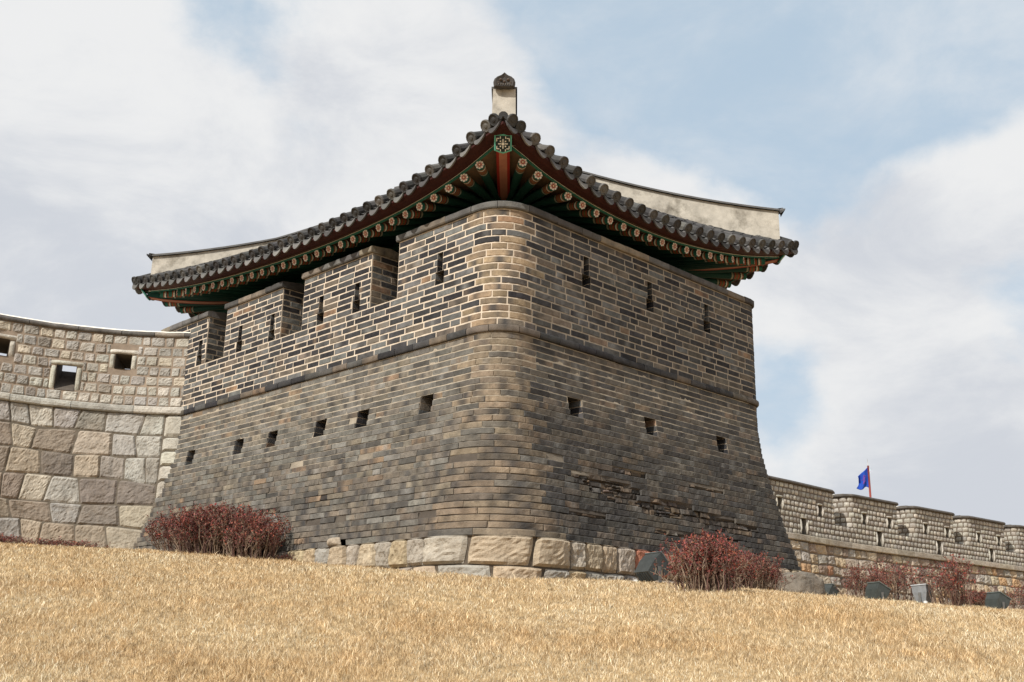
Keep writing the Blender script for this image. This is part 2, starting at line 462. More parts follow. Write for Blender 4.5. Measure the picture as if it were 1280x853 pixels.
o_.matrix_parent_inverse = parent_world(lw).inverted()

# ---- string course: half-round dark bricks
sc = MB(); s = SA
while s < SB:
    ln = .34 + rnd.uniform(-.02, .02); e = min(s + ln, SB)
    c = jit(pick(DARK if rnd.random() < .7 else UPPER), .2)
    if abs(s) < .5: c = jit((.13, .11, .09), .2)
    nn = 4; rows = []
    dz = rnd.uniform(-.003, .003); dd = rnd.uniform(-.004, .004)
    for k in range(9):
        t = -PI / 2 + PI * k / 8
        z = ZS + .045 + .043 * math.sin(t) + dz; o = .004 + .036 * max(0, math.cos(t)) ** .35 + dd
        rows.append([P3(lerp(s + .004, e - .004, i / nn), z, o + .003 * nz(s * 4 + i, z * 9), 0.) for i in range(nn + 1)])
    sc.grid(rows, c)
    for x in (s + .004, e - .004): sc.add([P3(x, ZS + .045, 0, 0.)] + [P3(x, ZS + .045 + .043 * math.sin(-PI / 2 + PI * k / 8) + dz, .004 + .036 * max(0, math.cos(-PI / 2 + PI * k / 8)) ** .35 + dd, 0.) for k in range(9)], [(0, k + 1, k + 2) for k in range(8)], c)
    s = e
sc.build('string_course', M['brick'], tower)

# ---- upper wall
ZU = ZS + .09; HU = (5.35 - ZU) / 17; ZSILL = ZU + 8 * HU; ZT = 5.35; TH = .60
def PU(s, z, d=0.): return P3(s, z, d, 0.)
MORT = (.54, .46, .365)
def mort_up(u, z):
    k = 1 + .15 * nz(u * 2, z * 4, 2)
    w = .58 if u > .5 else 1.  # mortar right of the corner darkened to paint in shade
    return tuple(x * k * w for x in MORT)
pw = MB(); pm = MB()
def crenel_floor(mb, P, a, b, z):
    n = 6
    mb.grid([[P(lerp(a, b, i / n), z, .004) for i in range(n + 1)], [P(lerp(a, b, i / n), z, -TH) for i in range(n + 1)]], (.35, .3, .24))
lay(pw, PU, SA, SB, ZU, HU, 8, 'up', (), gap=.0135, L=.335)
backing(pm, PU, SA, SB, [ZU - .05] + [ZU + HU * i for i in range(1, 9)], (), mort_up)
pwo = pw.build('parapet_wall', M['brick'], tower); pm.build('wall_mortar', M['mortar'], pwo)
cren_tops = MB()
# merlons: (s0, s1)
ml = [(-sL(1.95) * -1, SRE + 1.6)]
ml = [(sL(1.95), SRE + 1.6), (sL(4.13), sL(2.53)), (sL(6.28), sL(4.69)), (sL(LL - RE) - PI / 2 * RE - 1.1, sL(6.85)),
      (SRE + 2.15, SRE + 3.75), (SRE + 4.3, SRE + 5.9), (sL(LL - RE) - PI / 2 * RE - 3.3, sL(LL - RE) - PI / 2 * RE - 1.65)]
slit_s = [sL(u) for u in (1.11, 2.84, 3.68, 4.93, 5.83, 7.05)] + [sR(u) for u in (1.54, 2.86, 4.19)]
HUZ = lambda i: ZU + i * HU
for (a, b) in ml:
    ops = []
    for s in slit_s:
        if a < s < b:
            i0 = 8 if s < 0 else 9
            ops.append((s - .055, s + .055, HUZ(i0 + 2), HUZ(i0 + 5) - .012)); ops.append((s - .085, s + .085, HUZ(i0), HUZ(i0 + 2) - .001))
    m1, m2 = MB(), MB()
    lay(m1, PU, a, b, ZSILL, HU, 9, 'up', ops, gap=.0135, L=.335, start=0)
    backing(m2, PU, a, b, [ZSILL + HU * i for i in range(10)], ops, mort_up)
    for i, (p, q, c, e) in enumerate(ops):
        recess(m1, m2, PU, p, q, c, e, .5, HU)
    # ends
    for (s_, sg) in ((a, -1), (b, 1)):
        p0, n0, t0 = path.at(s_, 0)
        def PE(u, z, d, s_=s_, sg=sg, p0=p0, n0=n0, t0=t0):
            v = p0 - n0 * (u if sg > 0 else TH - u) + t0 * sg * d
            return Vector((v.x, v.y, z))
        lay(m1, PE, 0.006, TH, ZSILL, HU, 9, 'side', (), gap=.0135, L=.36, start=1)
        backing(m2, PE, 0, TH, [ZSILL, ZT], (), lambda u, z: tuple(x * .8 for x in MORT), step=.3)
    def PI_(u, z, d, a=a, b=b): return PU(b + a - u, z, -TH - d)
    lay(m1, PI_, a, b, ZSILL, HU, 9, 'side', (), gap=.0135)
    backing(m2, PI_, a, b, [ZSILL, ZT], (), mort_up)
    mo = m1.build('merlon', M['brick'], tower)
    x_ = m2.build('wall_mortar', M['mortar'], mo)
    # coping slabs with a drip edge
    cp = MB(); s = a - .03; c0 = b + .03
    while s < c0 - .01:
        ln = rnd.uniform(.36, .52); e = min(s + ln, c0)
        if c0 - e < .15: e = c0
        c = jit(pick([((.12, .115, .11), 3), ((.08, .076, .073), 3), ((.18, .15, .12), 2), ((.25, .21, .16), .9)]), .2)
        nn = 5; us = [lerp(s + .003, e - .003, i / nn) for i in range(nn + 1)]; o1 = .045 + rnd.uniform(-.006, .006); zj = rnd.uniform(-.004, .004)
        ringp = [(-TH - .04, ZT), (-TH - .04, ZT + .07), (-TH / 2, ZT + .13), (o1 - .012, ZT + .088), (o1, ZT + .076), (o1, ZT + .014), (o1 - .01, ZT), (-TH - .04, ZT)]
        rows = [[PU(u, z + zj + .004 * nz(u * 8, z * 8, d), d + (.004 * nz(u * 12, z) if d > 0 else 0)) for (d, z) in ringp] for u in us]
        cp.grid(rows, c, flip=True)
        for rr in (rows[0], rows[-1]): cp.add(rr[:-1], [tuple(range(7))], c)
        s = e
    cp.build('coping', M['brick'], mo)
fl = MB()
srt = sorted(ml)
for (a, b), (c, d) in zip(srt, srt[1:]): crenel_floor(fl, PU, b, c, ZSILL + .003)
# inner face of the parapet and the platform floor
ins = [SA + (SB - SA) * i / 90 for i in range(91)]
fl.grid([[PU(s, 3.5, -TH) for s in ins], [PU(s, ZSILL, -TH) for s in ins]], (.2, .17, .14))
fc = [C0 + dL * .3 + dR * .3, C0 + dL * .3 + dR * (LR - .3), C0 + dL * (LL - .3) + dR * (LR - .3), C0 + dL * (LL - .3) + dR * .3]
fl.add([(p.x, p.y, 3.9) for p in fc], [(0, 1, 2, 3)], (.2, .17, .14))
fl.build('platform_floor', M['mortar'], tower)

# ---- generic stones
ST_GREY = [((.37, .355, .32), 4), ((.32, .305, .28), 3), ((.42, .395, .345), 3), ((.27, .245, .215), 1.5), ((.43, .385, .31), 1)]
ST_MIX = [((.33, .27, .20), 3), ((.25, .20, .155), 3.4), ((.36, .31, .24), 2.2), ((.48, .43, .34), 1.0), ((.31, .30, .28), 2.0), ((.15, .125, .11), 1.8), ((.43, .32, .20), .5)]
ST_WARM = [((.37, .29, .20), 3), ((.33, .28, .225), 3.5), ((.31, .285, .25), 3), ((.42, .36, .27), 2), ((.34, .185, .12), .7), ((.24, .185, .145), 1.6), ((.15, .11, .095), .7), ((.40, .26, .15), .6)]
def stone(mb, P, q, c, prot=.03, n=(6, 5), rough=.012, gap=.012, rnd_=.30):
    """q: four (u,z) corners bl, br, tr, tl"""
    sd = rnd.uniform(0, 99); nu, nv = n; rows = []; cc = []
    cu = sum(p[0] for p in q) / 4; cz = sum(p[1] for p in q) / 4
    hu = max(.03, abs(q[1][0] - q[0][0]) / 2); hz = max(.03, abs(q[3][1] - q[0][1]) / 2)
    gap = min(gap, hu * .3, hz * .3)
    tx, tz = rnd.uniform(-.3, .3) * rough, rnd.uniform(-.3, .3) * rough
    blot = rnd.uniform(-.25, .25)
    for j in range(nv + 1):
        v = j / nv; row = []
        for i in range(nu + 1):
            w = i / nu
            u = lerp(lerp(q[0][0], q[1][0], w), lerp(q[3][0], q[2][0], w), v)
            z = lerp(lerp(q[0][1], q[1][1], w), lerp(q[3][1], q[2][1], w), v)
            ex, ez = 2 * w - 1, 2 * v - 1
            k = 1 - rnd_ * .12 * (ex * ex * ez * ez)             # rounded corners
            fu, fz = (1 - gap / hu) * k, (1 - gap / hz) * k
            u2 = cu + (u - cu) * fu + gap * .6 * nz(z * 7, sd, 1) * abs(ex); z2 = cz + (z - cz) * fz + gap * .6 * nz(u * 7, sd, 2) * abs(ez)
            m_ = max(abs(ex), abs(ez))
            ed = min((1 - abs(ex)) * hu, (1 - abs(ez)) * hz) / (.012 + prot * .45)
            pil = prot * (min(1, ed) ** .55)
            d = pil + rough * (.8 * nz(u * 4 + sd, z * 4, sd) + .5 * nz(u * 12, z * 12 + sd, sd) - .6 * abs(nz(u * 20, z * 20 + sd, 5)) + .35 * nz(u * 45, z * 45, sd)) * (0 if m_ > .999 else 1) + tx * ex + tz * ez
            d = max(d, .004)
            if m_ > .999: d = -.006
            row.append(P(u2, z2, d))
            kk = 1 + blot * nz(u * 3 + sd, z * 3)
            cc.append(tuple(x * kk for x in c))
        rows.append(row)
    mb.grid(rows, cc)
def courses(mb, P, u0, u1, zs, wmin, wmax, pal, openings=(), wob=.02, n=(6, 5), prot=.03, rough=.012, gap=.012, colk=.12, ztop_fixed=True, palf=None):
    prevtop = None
    for r_ in range(len(zs) - 1):
        za, zb = zs[r_], zs[r_ + 1]
        wb = wob if r_ > 0 else 0; wt = wob if r_ < len(zs) - 2 else 0
        def fb(u, r_=r_, za=za, wb=wb): return za + wb * nz(u * 1.7, r_ * 3.1, 4) * 2
        def ft(u, r_=r_, zb=zb, wt=wt): return zb + wt * nz(u * 1.7, (r_ + 1) * 3.1, 4) * 2
        u = u0; ea = 0
        while u < u1 - .01:
            w = rnd.uniform(wmin, wmax); e = u + w
            if u1 - e < wmin * .7: e = u1
            sk = rnd.uniform(-1, 1) * wob * 1.2 if e < u1 else 0
            segs = [(u, e)]
            for (oa, ob, oz0, oz1) in openings:
                if zb > oz0 + .02 and za < oz1 - .02:
                    ns = []
                    for (p, q) in segs:
                        if q <= oa or p >= ob: ns.append((p, q)); continue
                        if p < oa: ns.append((p, oa))
                        if q > ob: ns.append((ob, q))
                    segs = ns
            for (p, q) in segs:
                if q - p < .035: continue
                lo = ea if p == u else 0; hi = sk if q == e else 0
                c = jit(pick(palf(p, za) if palf else pal), colk)
                stone(mb, P, [(p - lo, fb(p)), (q - hi, fb(q)), (q + hi, ft(q)), (p + lo, ft(p))], c, prot, n, rough, gap)
            u = e; ea = sk

# ---- tower footing
ft = MB(); fm = MB()
def PFt(s, z, d): return P3(s, z, d + .05, off_at(1.32))
STF = [((.37, .30, .215), 3), ((.43, .345, .225), 1.6), ((.34, .30, .25), 3), ((.34, .32, .285), 2.5)]
def palft(u, z):
    return [((.36, .145, .095), 1)] if 1.45 < u < 2.0 and z > .9 else STF
courses(ft, PFt, sL(7.0), SRC + .15, [.42, .70, 1.0, 1.325], .24, .37, STF, palf=palft, wob=.014, prot=.04, rough=.034, n=(14, 10), gap=.006)
backing(fm, PFt, sL(7.0), SRC + .15, [.3, 1.31], (), lambda u, z: (.10, .08, .06), d=-.01)
fm.grid([[PFt(lerp(sL(7), SRC + .15, i / 90), 1.31, dd) for i in range(91)] for dd in (.02, -.3)], (.2, .16, .12))
fo = ft.build('stone_footing', M['stone'], tower); fm.build('joint_fill', M['mortar'], fo)
# loose stone where the bricks have fallen out
fs = MB(); stone(fs, lambda s, z, d: P3(s, z, d + .02, off_at(1.32)), [(sL(2.42), 1.31), (sL(2.12), 1.31), (sL(2.16), 1.43), (sL(2.32), 1.44)], (.36, .3, .23), .06, (8, 6), .02, .006)
fs.build('packing_stone', M['stone'], tower, smooth=True)

# ------------------------------------------------------------ roof
E = .4
FR = C0 - (dL + dR) * E
RA, RB = 6.57, 9.33      # along dR, along dL
def curve(pts):
    def f(u):
        if u <= pts[0][0]: return pts[0][1]
        if u >= pts[-1][0]: return pts[-1][1]
        for i in range(len(pts) - 1):
            if u <= pts[i + 1][0]:
                x0, y0 = pts[i]; x1, y1 = pts[i + 1]; h = x1 - x0; t = (u - x0) / h
                m0 = (y1 - pts[i - 1][1]) / (x1 - pts[i - 1][0]) if i > 0 else (y1 - y0) / h
                m1 = (pts[i + 2][1] - y0) / (pts[i + 2][0] - x0) if i + 2 < len(pts) else (y1 - y0) / h
                return (2*t**3 - 3*t*t + 1) * y0 + (t**3 - 2*t*t + t) * h * m0 + (-2*t**3 + 3*t*t) * y1 + (t**3 - t*t) * h * m1
    return f
zl = curve([(0, 6.17), (.4, 6.08), (.96, 5.93), (1.89, 5.80), (2.9, 5.755), (3.95, 5.76), (5.3, 5.82), (6.7, 5.925), (8.03, 6.08), (9.33, 6.30)])
zr = curve([(0, 6.17), (.45, 6.07), (1, 5.94), (1.9, 5.83), (2.9, 5.81), (4, 5.885), (5.24, 6.08), (6.57, 6.41)])
zbk = curve([(0, 6.30), (1.3, 6.05), (2.6, 5.88), (4, 5.88), (5.3, 6.1), (6.57, 6.4)])
zrb = curve([(0, 6.46), (1.3, 6.15), (2.6, 5.9), (4.6, 5.8), (6.6, 5.9), (8.1, 6.15), (9.33, 6.4)])
# edges: origin, direction along, inward, length, z
EDG = [(FR, dL, dR, RB, zl), (FR, dR, dL, RA, zr), (FR + dL * RB, dR, -dL, RA, zbk), (FR + dR * RA, dL, -dR, RB, zrb)]
def hprof(d): return .62 * d
def roof_pt(k, u, d, dz=0.):
    o, a, i, L, zf = EDG[k]
    zz = zf(u); lift = zz - 5.75
    # the eave line bows inwards slightly along its length
    bow = .07 * math.sin(PI * max(0, min(1, u / L)))
    p = o + a * u + i * (d + bow * max(0, 1 - d / 2))
    w = max(0., 1 - max(d, 0) / 4.2)
    return Vector((p.x, p.y, 5.75 + lift * w + hprof(max(d, -.02)) + dz))
TILEC = [((.050, .049, .048), 3), ((.070, .068, .065), 3), ((.035, .034, .034), 2), ((.105, .10, .092), 1)]
rf = MB()
def dmax(k, u): return max(.02, min(u, EDG[k][3] - u, RA / 2))
SP = .262
for k in range(4):
    L = EDG[k][3]; nU = int(round(L / SP)); sp = L / nU
    # bed surface (valley tiles) as a scalloped sheet
    us = [L * i / (nU * 2) for i in range(nU * 2 + 1)]
    rows = []
    for j in range(13):
        rows.append([roof_pt(k, u, dmax(k, u) * j / 12, (.035 if i % 2 == 0 else .0)) for i, u in enumerate(us)])
    rf.grid(rows, (.085, .083, .08))
    rf.grid([[roof_pt(k, u, dmax(k, u) * j / 6, -.05) for u in us] for j in range(7)], (.12, .09, .06))
    for i in range(nU + 1):
        if i in (0, nU): continue
        u = min(max(i * sp, .12), L - .12); D = dmax(k, u) + .02
        if D < .16: D = .16
        c = jit(pick(TILEC), .15); seg = max(2, int(D / .16)); pts = [roof_pt(k, u, -.035 + (D + .035) * q / seg, .058 + .004 * nz(u * 5, q * 2)) for q in range(seg + 1)]
        pc = [jit(c, .22) for _ in range(seg + 1)]
        # overlapping barrel tiles
        for q in range(seg):
            a_, b_ = pts[q], pts[q + 1]
            rf.tube([a_, b_], [.072, .064], 10, pc[q], cap=(q == seg - 1))
    tag(rf, None) if False else None
for k, (cz) in ((0, 6.17), (1, 6.41), (2, 6.40), (3, 6.30)):
    cr = (FR, FR + dR * RA, FR + dR * RA + dL * RB, FR + dL * RB)[k]; cv = ((CENP := FR + dL * (RB / 2) + dR * (RA / 2)) - cr)
    d2_ = Vector((math.copysign(1, cv.dot(dL)), math.copysign(1, cv.dot(dR)))); d2_ = (dL * d2_.x + dR * d2_.y).normalized()
    rf.tube([Vector((*(cr + d2_ * a), cz + .06 + a * .30)) for a in (.10, .28, .5)], .062, 10, (.05, .049, .047))
roof = rf.build('roof', M['tile'], tower, smooth=False)
# end tiles of each eave
for k in range(4):
    et = MB(); dp = MB()
    L = EDG[k][3]; nU = int(round(L / SP)); sp = L / nU
    for i in range(nU + 1):
        u = min(max(i * sp, .12), L - .12)
        p = roof_pt(k, u, -.04, .058); q = roof_pt(k, u, .08, .058); ax = (p - q).normalized()
        ax = (ax + Vector((0, 0, -.12))).normalized()
        a3 = Vector((*EDG[k][1], 0)); upv = ax.cross(a3).normalized()
        if upv.z < 0: upv = -upv
        c = jit(pick(TILEC), .2)
        # disc with raised rim and boss
        rings = []; prof_ = [(.076, -.02), (.078, .012), (.066, .016), (.060, .006), (.030, .006), (.022, .014), (.0, .016)]
        for (rr, h_) in prof_: rings.append([p + ax * h_ + (a3 * math.cos(t_ * PI / 7) + upv * math.sin(t_ * PI / 7)) * max(rr, .001) for t_ in range(14)])
        et.grid(rings, c, closed=True)
        if i < nU:
            u2 = min(u + sp / 2, L); u2 = (i + .5) * sp
            p = roof_pt(k, u2, -.03, -.02); c = jit(pick([((.115, .112, .107), 3), ((.070, .068, .066), 2), ((.17, .165, .155), .8)]), .2)
            out = -Vector((*EDG[k][2], 0)); 
            # drooping valley tile front: curved top, pointed bottom
            dn = Vector((0, 0, -1)) * .97 + out * .25
            t0 = (roof_pt(k, u2 + .05, 0) - roof_pt(k, u2 - .05, 0)).normalized()
            sh = [(-.10, .035), (-.05, .0), (0, -.012), (.05, .0), (.10, .035), (.085, -.03), (.04, -.075), (0, -.09), (-.04, -.075), (-.085, -.03)]
            fr = [p + t0 * x + -dn * y for x, y in sh]; bk = [v - out * .022 for v in fr]
            sh_c = [(x_, y_) for x_, y_ in sh]
            n_ = len(sh); vs = fr + bk + [p + out * .006 - dn * -.04, p - out * .02]
            fs_ = [(a, (a + 1) % n_, n_ + (a + 1) % n_, n_ + a) for a in range(n_)]
            fs_ += [(0, 1, 8, 9), (1, 2, 7, 8), (2, 3, 6, 7), (3, 4, 5, 6)]
            dp.add(fr + bk, fs_ + [tuple(n_ + j for j in f) for f in fs_[-4:]], c)
            # throat of the tile
            q0 = [roof_pt(k, u2 + x, -.03 + .0, -.02 + y) for x, y in ((-.10, .035), (-.05, 0), (0, -.012), (.05, 0), (.10, .035))]
            q1 = [roof_pt(k, u2 + x, max(.02, min(.35, dmax(k, u2) - .08)), .0 + y) for x, y in ((-.10, .035), (-.05, 0), (0, -.012), (.05, 0), (.10, .035))]
            dp.grid([q0, q1], jit((.10, .098, .095), .2))
    et.build('round_end_tiles', M['tile'], roof, smooth=False)
    dp.build('drip_tiles', M['tile'], roof)

# hip ridges and main ridge: plaster cores with tile cap and end tile
CEN1 = FR + dL * (RA / 2) + dR * (RA / 2); CEN2 = FR + dL * (RB - RA / 2) + dR * (RA / 2)
def ridge(pts, name, wid=.15, endtile=True, flare=True, over=.035):
    """pts: list of (xy, zbottom, ztop)"""
    mb = MB(); cp = MB()
    n = len(pts); rows = []
    for i, (p, zb, zt) in enumerate(pts):
        t_ = (pts[min(i + 1, n - 1)][0] - pts[max(0, i - 1)][0]).normalized(); x = Vector((t_.y, -t_.x))
        rows.append([Vector((*(p + x * wid), zb - .25)), Vector((*(p + x * wid * .93), zt)), Vector((*(p - x * wid * .93), zt)), Vector((*(p - x * wid), zb - .25))])
    mb.grid(rows, (.6, .55, .42)); mb.add(rows[0], [(0, 1, 2, 3)], (.6, .55, .42)); mb.add(rows[-1], [(3, 2, 1, 0)], (.6, .55, .42))
    r_ = mb.build(name, M['plaster'], tower)
    # cap of half round tiles over flat courses
    L = [Vector((*p, zt)) for p, zb, zt in pts]
    d0 = (L[0] - L[1]).normalized()
    rows = []
    for i, q in enumerate(L):
        t_ = (L[min(i + 1, n - 1)] - L[max(0, i - 1)]); t_.z = 0; t_.normalize(); x = Vector((t_.y, -t_.x, 0))
        sh = [(wid + over, -.002), (wid + over, .028), (wid * .55, .034), (wid * .40, .075), (0, .098), (-wid * .40, .075), (-wid * .55, .034), (-wid - over, .028), (-wid - over, -.002)]
        rows.append([q + x * a + Vector((0, 0, b)) for a, b in sh])
    if flare:
        x = Vector((d0.y, -d0.x, 0)).normalized(); q = L[0] + Vector((d0.x, d0.y, 0)).normalized() * .10 + Vector((0, 0, .015))
        rows.insert(0, [q + x * a + Vector((0, 0, b)) for a, b in sh])
    cp.grid(rows, (.10, .098, .095)); cp.add(rows[0], [tuple(range(9))], (.09, .088, .085)); cp.add(rows[-1], [tuple(range(9))[::-1]], (.1, .1, .1))
    cp.build('ridge_cap', M['tile'], r_)
    if endtile:
        # upright end tile with pointed top and a moulded mask-like relief
        e = MB(); f = Vector((d0.x, d0.y, 0)).normalized(); x = Vector((-f.y, f.x, 0)); b = L[0] + f * .03
        outl = [(-.125, -.02), (-.135, .06), (-.12, .115), (-.085, .155), (-.04, .18), (0, .225), (.04, .18), (.085, .155), (.12, .115), (.135, .06), (.125, -.02), (.06, -.035), (0, -.03), (-.06, -.035)]
        lean = .25
        def pt(a, h_, d_):
            h_ *= .76; return b + x * a + Vector((0, 0, h_)) + f * (d_ + lean * max(h_, 0) * .5)
        fr_ = [pt(a, h_, .05) for a, h_ in outl]; in_ = [pt(a * .82, h_ * .86 + .01, .068) for a, h_ in outl]; bk = [pt(a, h_, 0) for a, h_ in outl]
        mid_ = [pt(a * .35, h_ * .5 + .035, .05) for a, h_ in outl]
        e.grid([bk, fr_, in_, mid_], (.055, .05, .046), closed=True); o0 = len(e.v); 
        e.add(mid_, [tuple(range(len(outl)))], (.055, .05, .046)); e.add(bk, [tuple(range(len(outl)))[::-1]], (.055, .05, .046))
        for (a, h_, r0) in ((-.045, .095, .022), (.045, .095, .022), (0, .06, .02), (-.075, .045, .016), (.075, .045, .016)):
            rg = [[pt(a + math.cos(t_ * PI / 4) * r0 * math.cos(q_), h_ + math.sin(t_ * PI / 4) * r0 * math.cos(q_), .055 + r0 * math.sin(q_)) for t_ in range(8)] for q_ in (0, .5, 1., 1.5)]
            e.grid(rg, (.10, .075, .06), closed=True)
        for k_ in range(6):
            a0 = -.07 + k_ * .028; e.box(pt(a0, .015, .062), x * .008, f * .01, Vector((0, 0, .012)), (.085, .075, .065))
        e.build('ridge_end_tile', M['tile'], r_)
    return r_
def hip(cornr, d2, zs, ztop0, ns=14, L=None, s0=.35):
    pts = []
    for i in range(ns + 1):
        s = lerp(s0, RA / 2 * math.sqrt(2), i / ns); p = cornr + d2 * s; d = s / math.sqrt(2)
        w = max(0., 1 - d / 4.2)
        zb = 5.75 + (zs(d) - 5.75) * w + hprof(d)
        zt = ztop0 + .10 * (s - s0) + .030 * (s - s0) ** 2
        pts.append((p, zb, max(zt, zb + .16)))
    return pts
q2 = 1 / math.sqrt(2)
hip_f = hip(FR, (dL + dR) * q2, zl, 6.765)
ridge(hip_f, 'hip_ridge', flare=False, over=.008)
hip_r = hip(FR + dR * RA, (dL - dR) * q2, lambda d: zrb(d), 7.00, s0=.30); ridge(hip_r, 'hip_ridge', wid=.12, endtile=False)
hip_l = hip(FR + dL * RB, (dR - dL) * q2, lambda d: zbk(d), 6.78, s0=.33); ridge(hip_l, 'hip_ridge', wid=.12, endtile=False)
hip_b = hip(FR + dL * RB + dR * RA, -(dL + dR) * q2, lambda d: 6.4, 7.0); ridge(hip_b, 'hip_ridge', wid=.12, endtile=False)
mr_ = []
for i in range(9):
    t = i / 8; p = lerp(CEN1, CEN2, t); mr_.append((p, 5.75 + hprof(RA / 2), 8.05 + .12 * (2 * t - 1) ** 2))
ridge(mr_, 'main_ridge', wid=.12, endtile=False, flare=False)

# ---- eave carpentry
RED = (.036, .008, .006); GRN = (.006, .046, .036); GRNL = (.018, .105, .076); WHT = (.55, .55, .48); ORG = (.24, .062, .03); PINK = (.45, .22, .16); PLANK = (.13, .088, .056); DKG = (.005, .030, .024)
eb = MB(); gb = MB(); so_ = MB()
DI = 1.35                                   # distance of the eave purlin from the edge
for k in range(4):
    L = EDG[k][3]; n = 48
    def col_(prof2, mb, colr):
        a = [[None] * (n + 1) for _ in prof2]
        for i in range(n + 1):
            u = L * i / n
            for j, (d, dz) in enumerate(prof2):
                uu = min(max(u, d), L - d)        # mitre at the corners
                o, al, inn, _, zf = EDG[k]
                bow = .07 * math.sin(PI * u / L)
                p = o + al * uu + inn * (d + bow)
                a[j][i] = Vector((p.x, p.y, zf(u) + dz))
        mb.grid(a, colr)
    col_([(.0, -.02), (.0, -.055), (.06, -.085), (.17, -.095)], eb, RED)
    col_([(.04, -.02), (.0, -.02)], eb, RED)
    col_([(.17, -.070), (.165, -.12), (.19, -.122)], gb, GRNL)
    col_([(.16, -.098), (.16, -.106)], gb, (.5, .5, .42))
    # soffit boards between the rafters
    rows = []
    for j in range(6):
        f = j / 5; d = lerp(.19, DI + .1, f); r0 = []
        for i in range(n + 1):
            u = L * i / n; uu = min(max(u, d), L - d); o, al, inn, _, zf = EDG[k]
            p = o + al * uu + inn * d; ze = zf(u) - .10; zi = max(6.12, zf(u) * .0 + 6.12)
            r0.append(Vector((p.x, p.y, lerp(ze, zi, f))))
        rows.append(r0)
    so_.grid(rows, jit(PLANK, .05))
eb.build('eave_board', M['paint'], tower); gb.build('eave_fascia', M['paint'], tower); so_.build('soffit', M['paint'], tower)

def rafter(p0, p1, rad=.057, flower=True):
    """p0 outer end, p1 inner end"""
    d = (p0 - p1).normalized(); L = (p1 - p0).length
    mb = MB(); st = [0, .035, .055, .075, .10, .12, .155, .175, .21, .23, .26, L]
    cs = [GRNL, GRNL, ORG, WHT, GRN, ORG, (.07, .12, .05), ORG, GRN, (.25, .25, .2), GRN, DKG]
    pts = []; cl = []
    for i in range(len(st) - 1):
        a_, b_ = p0 - d * st[i], p0 - d * st[i + 1]
        mb.tube([a_, b_], rad, 12, cs[i], cap=False)
    o = mb.build('rafter', M['paint'], tower, smooth=True)
    e = MB(); x = d.cross(Vector((0, 0, 1))).normalized(); y = x.cross(d)
    def ring(r0, h, c, n=16): return [p0 + d * h + (x * math.cos(2 * PI * t / n) + y * math.sin(2 * PI * t / n)) * r0 for t in range(n)]
    e.grid([ring(rad, -.004, 0), ring(rad, .002, 0), ring(.001, .002, 0)], (.03, .09, .06), closed=True)
    for t in range(8):      # petals
        a0 = t * PI / 4; cpt = .68
        pet = [p0 + d * .005 + (x * math.cos(a0 + da) + y * math.sin(a0 + da)) * rad * rr for da, rr in ((0, .2), (-.33, .62), (-.30, .88), (0, 1.0), (.30, .88), (.33, .62))]
        e.add(pet, [(0, 1, 2, 3, 4, 5)], (.62, .55, .48))
    for t in range(8):
        a0 = t * PI / 4
        pet = [p0 + d * .008 + (x * math.cos(a0 + da) + y * math.sin(a0 + da)) * rad * rr for da, rr in ((0, .1), (-.22, .45), (0, .70), (.22, .45))]
        e.add(pet, [(0, 1, 2, 3)], (.48, .09, .055))
    e.add([p0 + d * .011 + (x * math.cos(t * PI / 4) + y * math.sin(t * PI / 4)) * rad * .2 for t in range(8)], [tuple(range(8))], (.62, .5, .35))
    e.build('rafter_end', M['paint'], o)
def rafter_on(k, u):
    o, al, inn, L, zf = EDG[k]
    bow = .07 * math.sin(PI * u / L)
    fan = 2.0
    # fan the rafters near each corner towards the corner post
    ui = u
    if u < fan: ui = lerp(DI + .05, fan, (u / fan) ** 1.3)
    if u > L - fan: ui = L - lerp(DI + .05, fan, ((L - u) / fan) ** 1.3)
    zo = zf(u) - .165
    a = o + al * u + inn * (.20 + bow); b = o + al * ui + inn * (DI + .1)
    zi = 6.02
    rafter(Vector((a.x, a.y, zo)), Vector((b.x, b.y, zi)))
for k, us in ((0, [.62 + .288 * i for i in range(int((RB - 1.1) / .288) + 1)]), (1, [.56 + .283 * i for i in range(int((RA - 1.0) / .283) + 1)])):
    for u in us: rafter_on(k, u)
for u in (.55, .85, 1.15, 1.45): rafter_on(2, u); rafter_on(3, u)

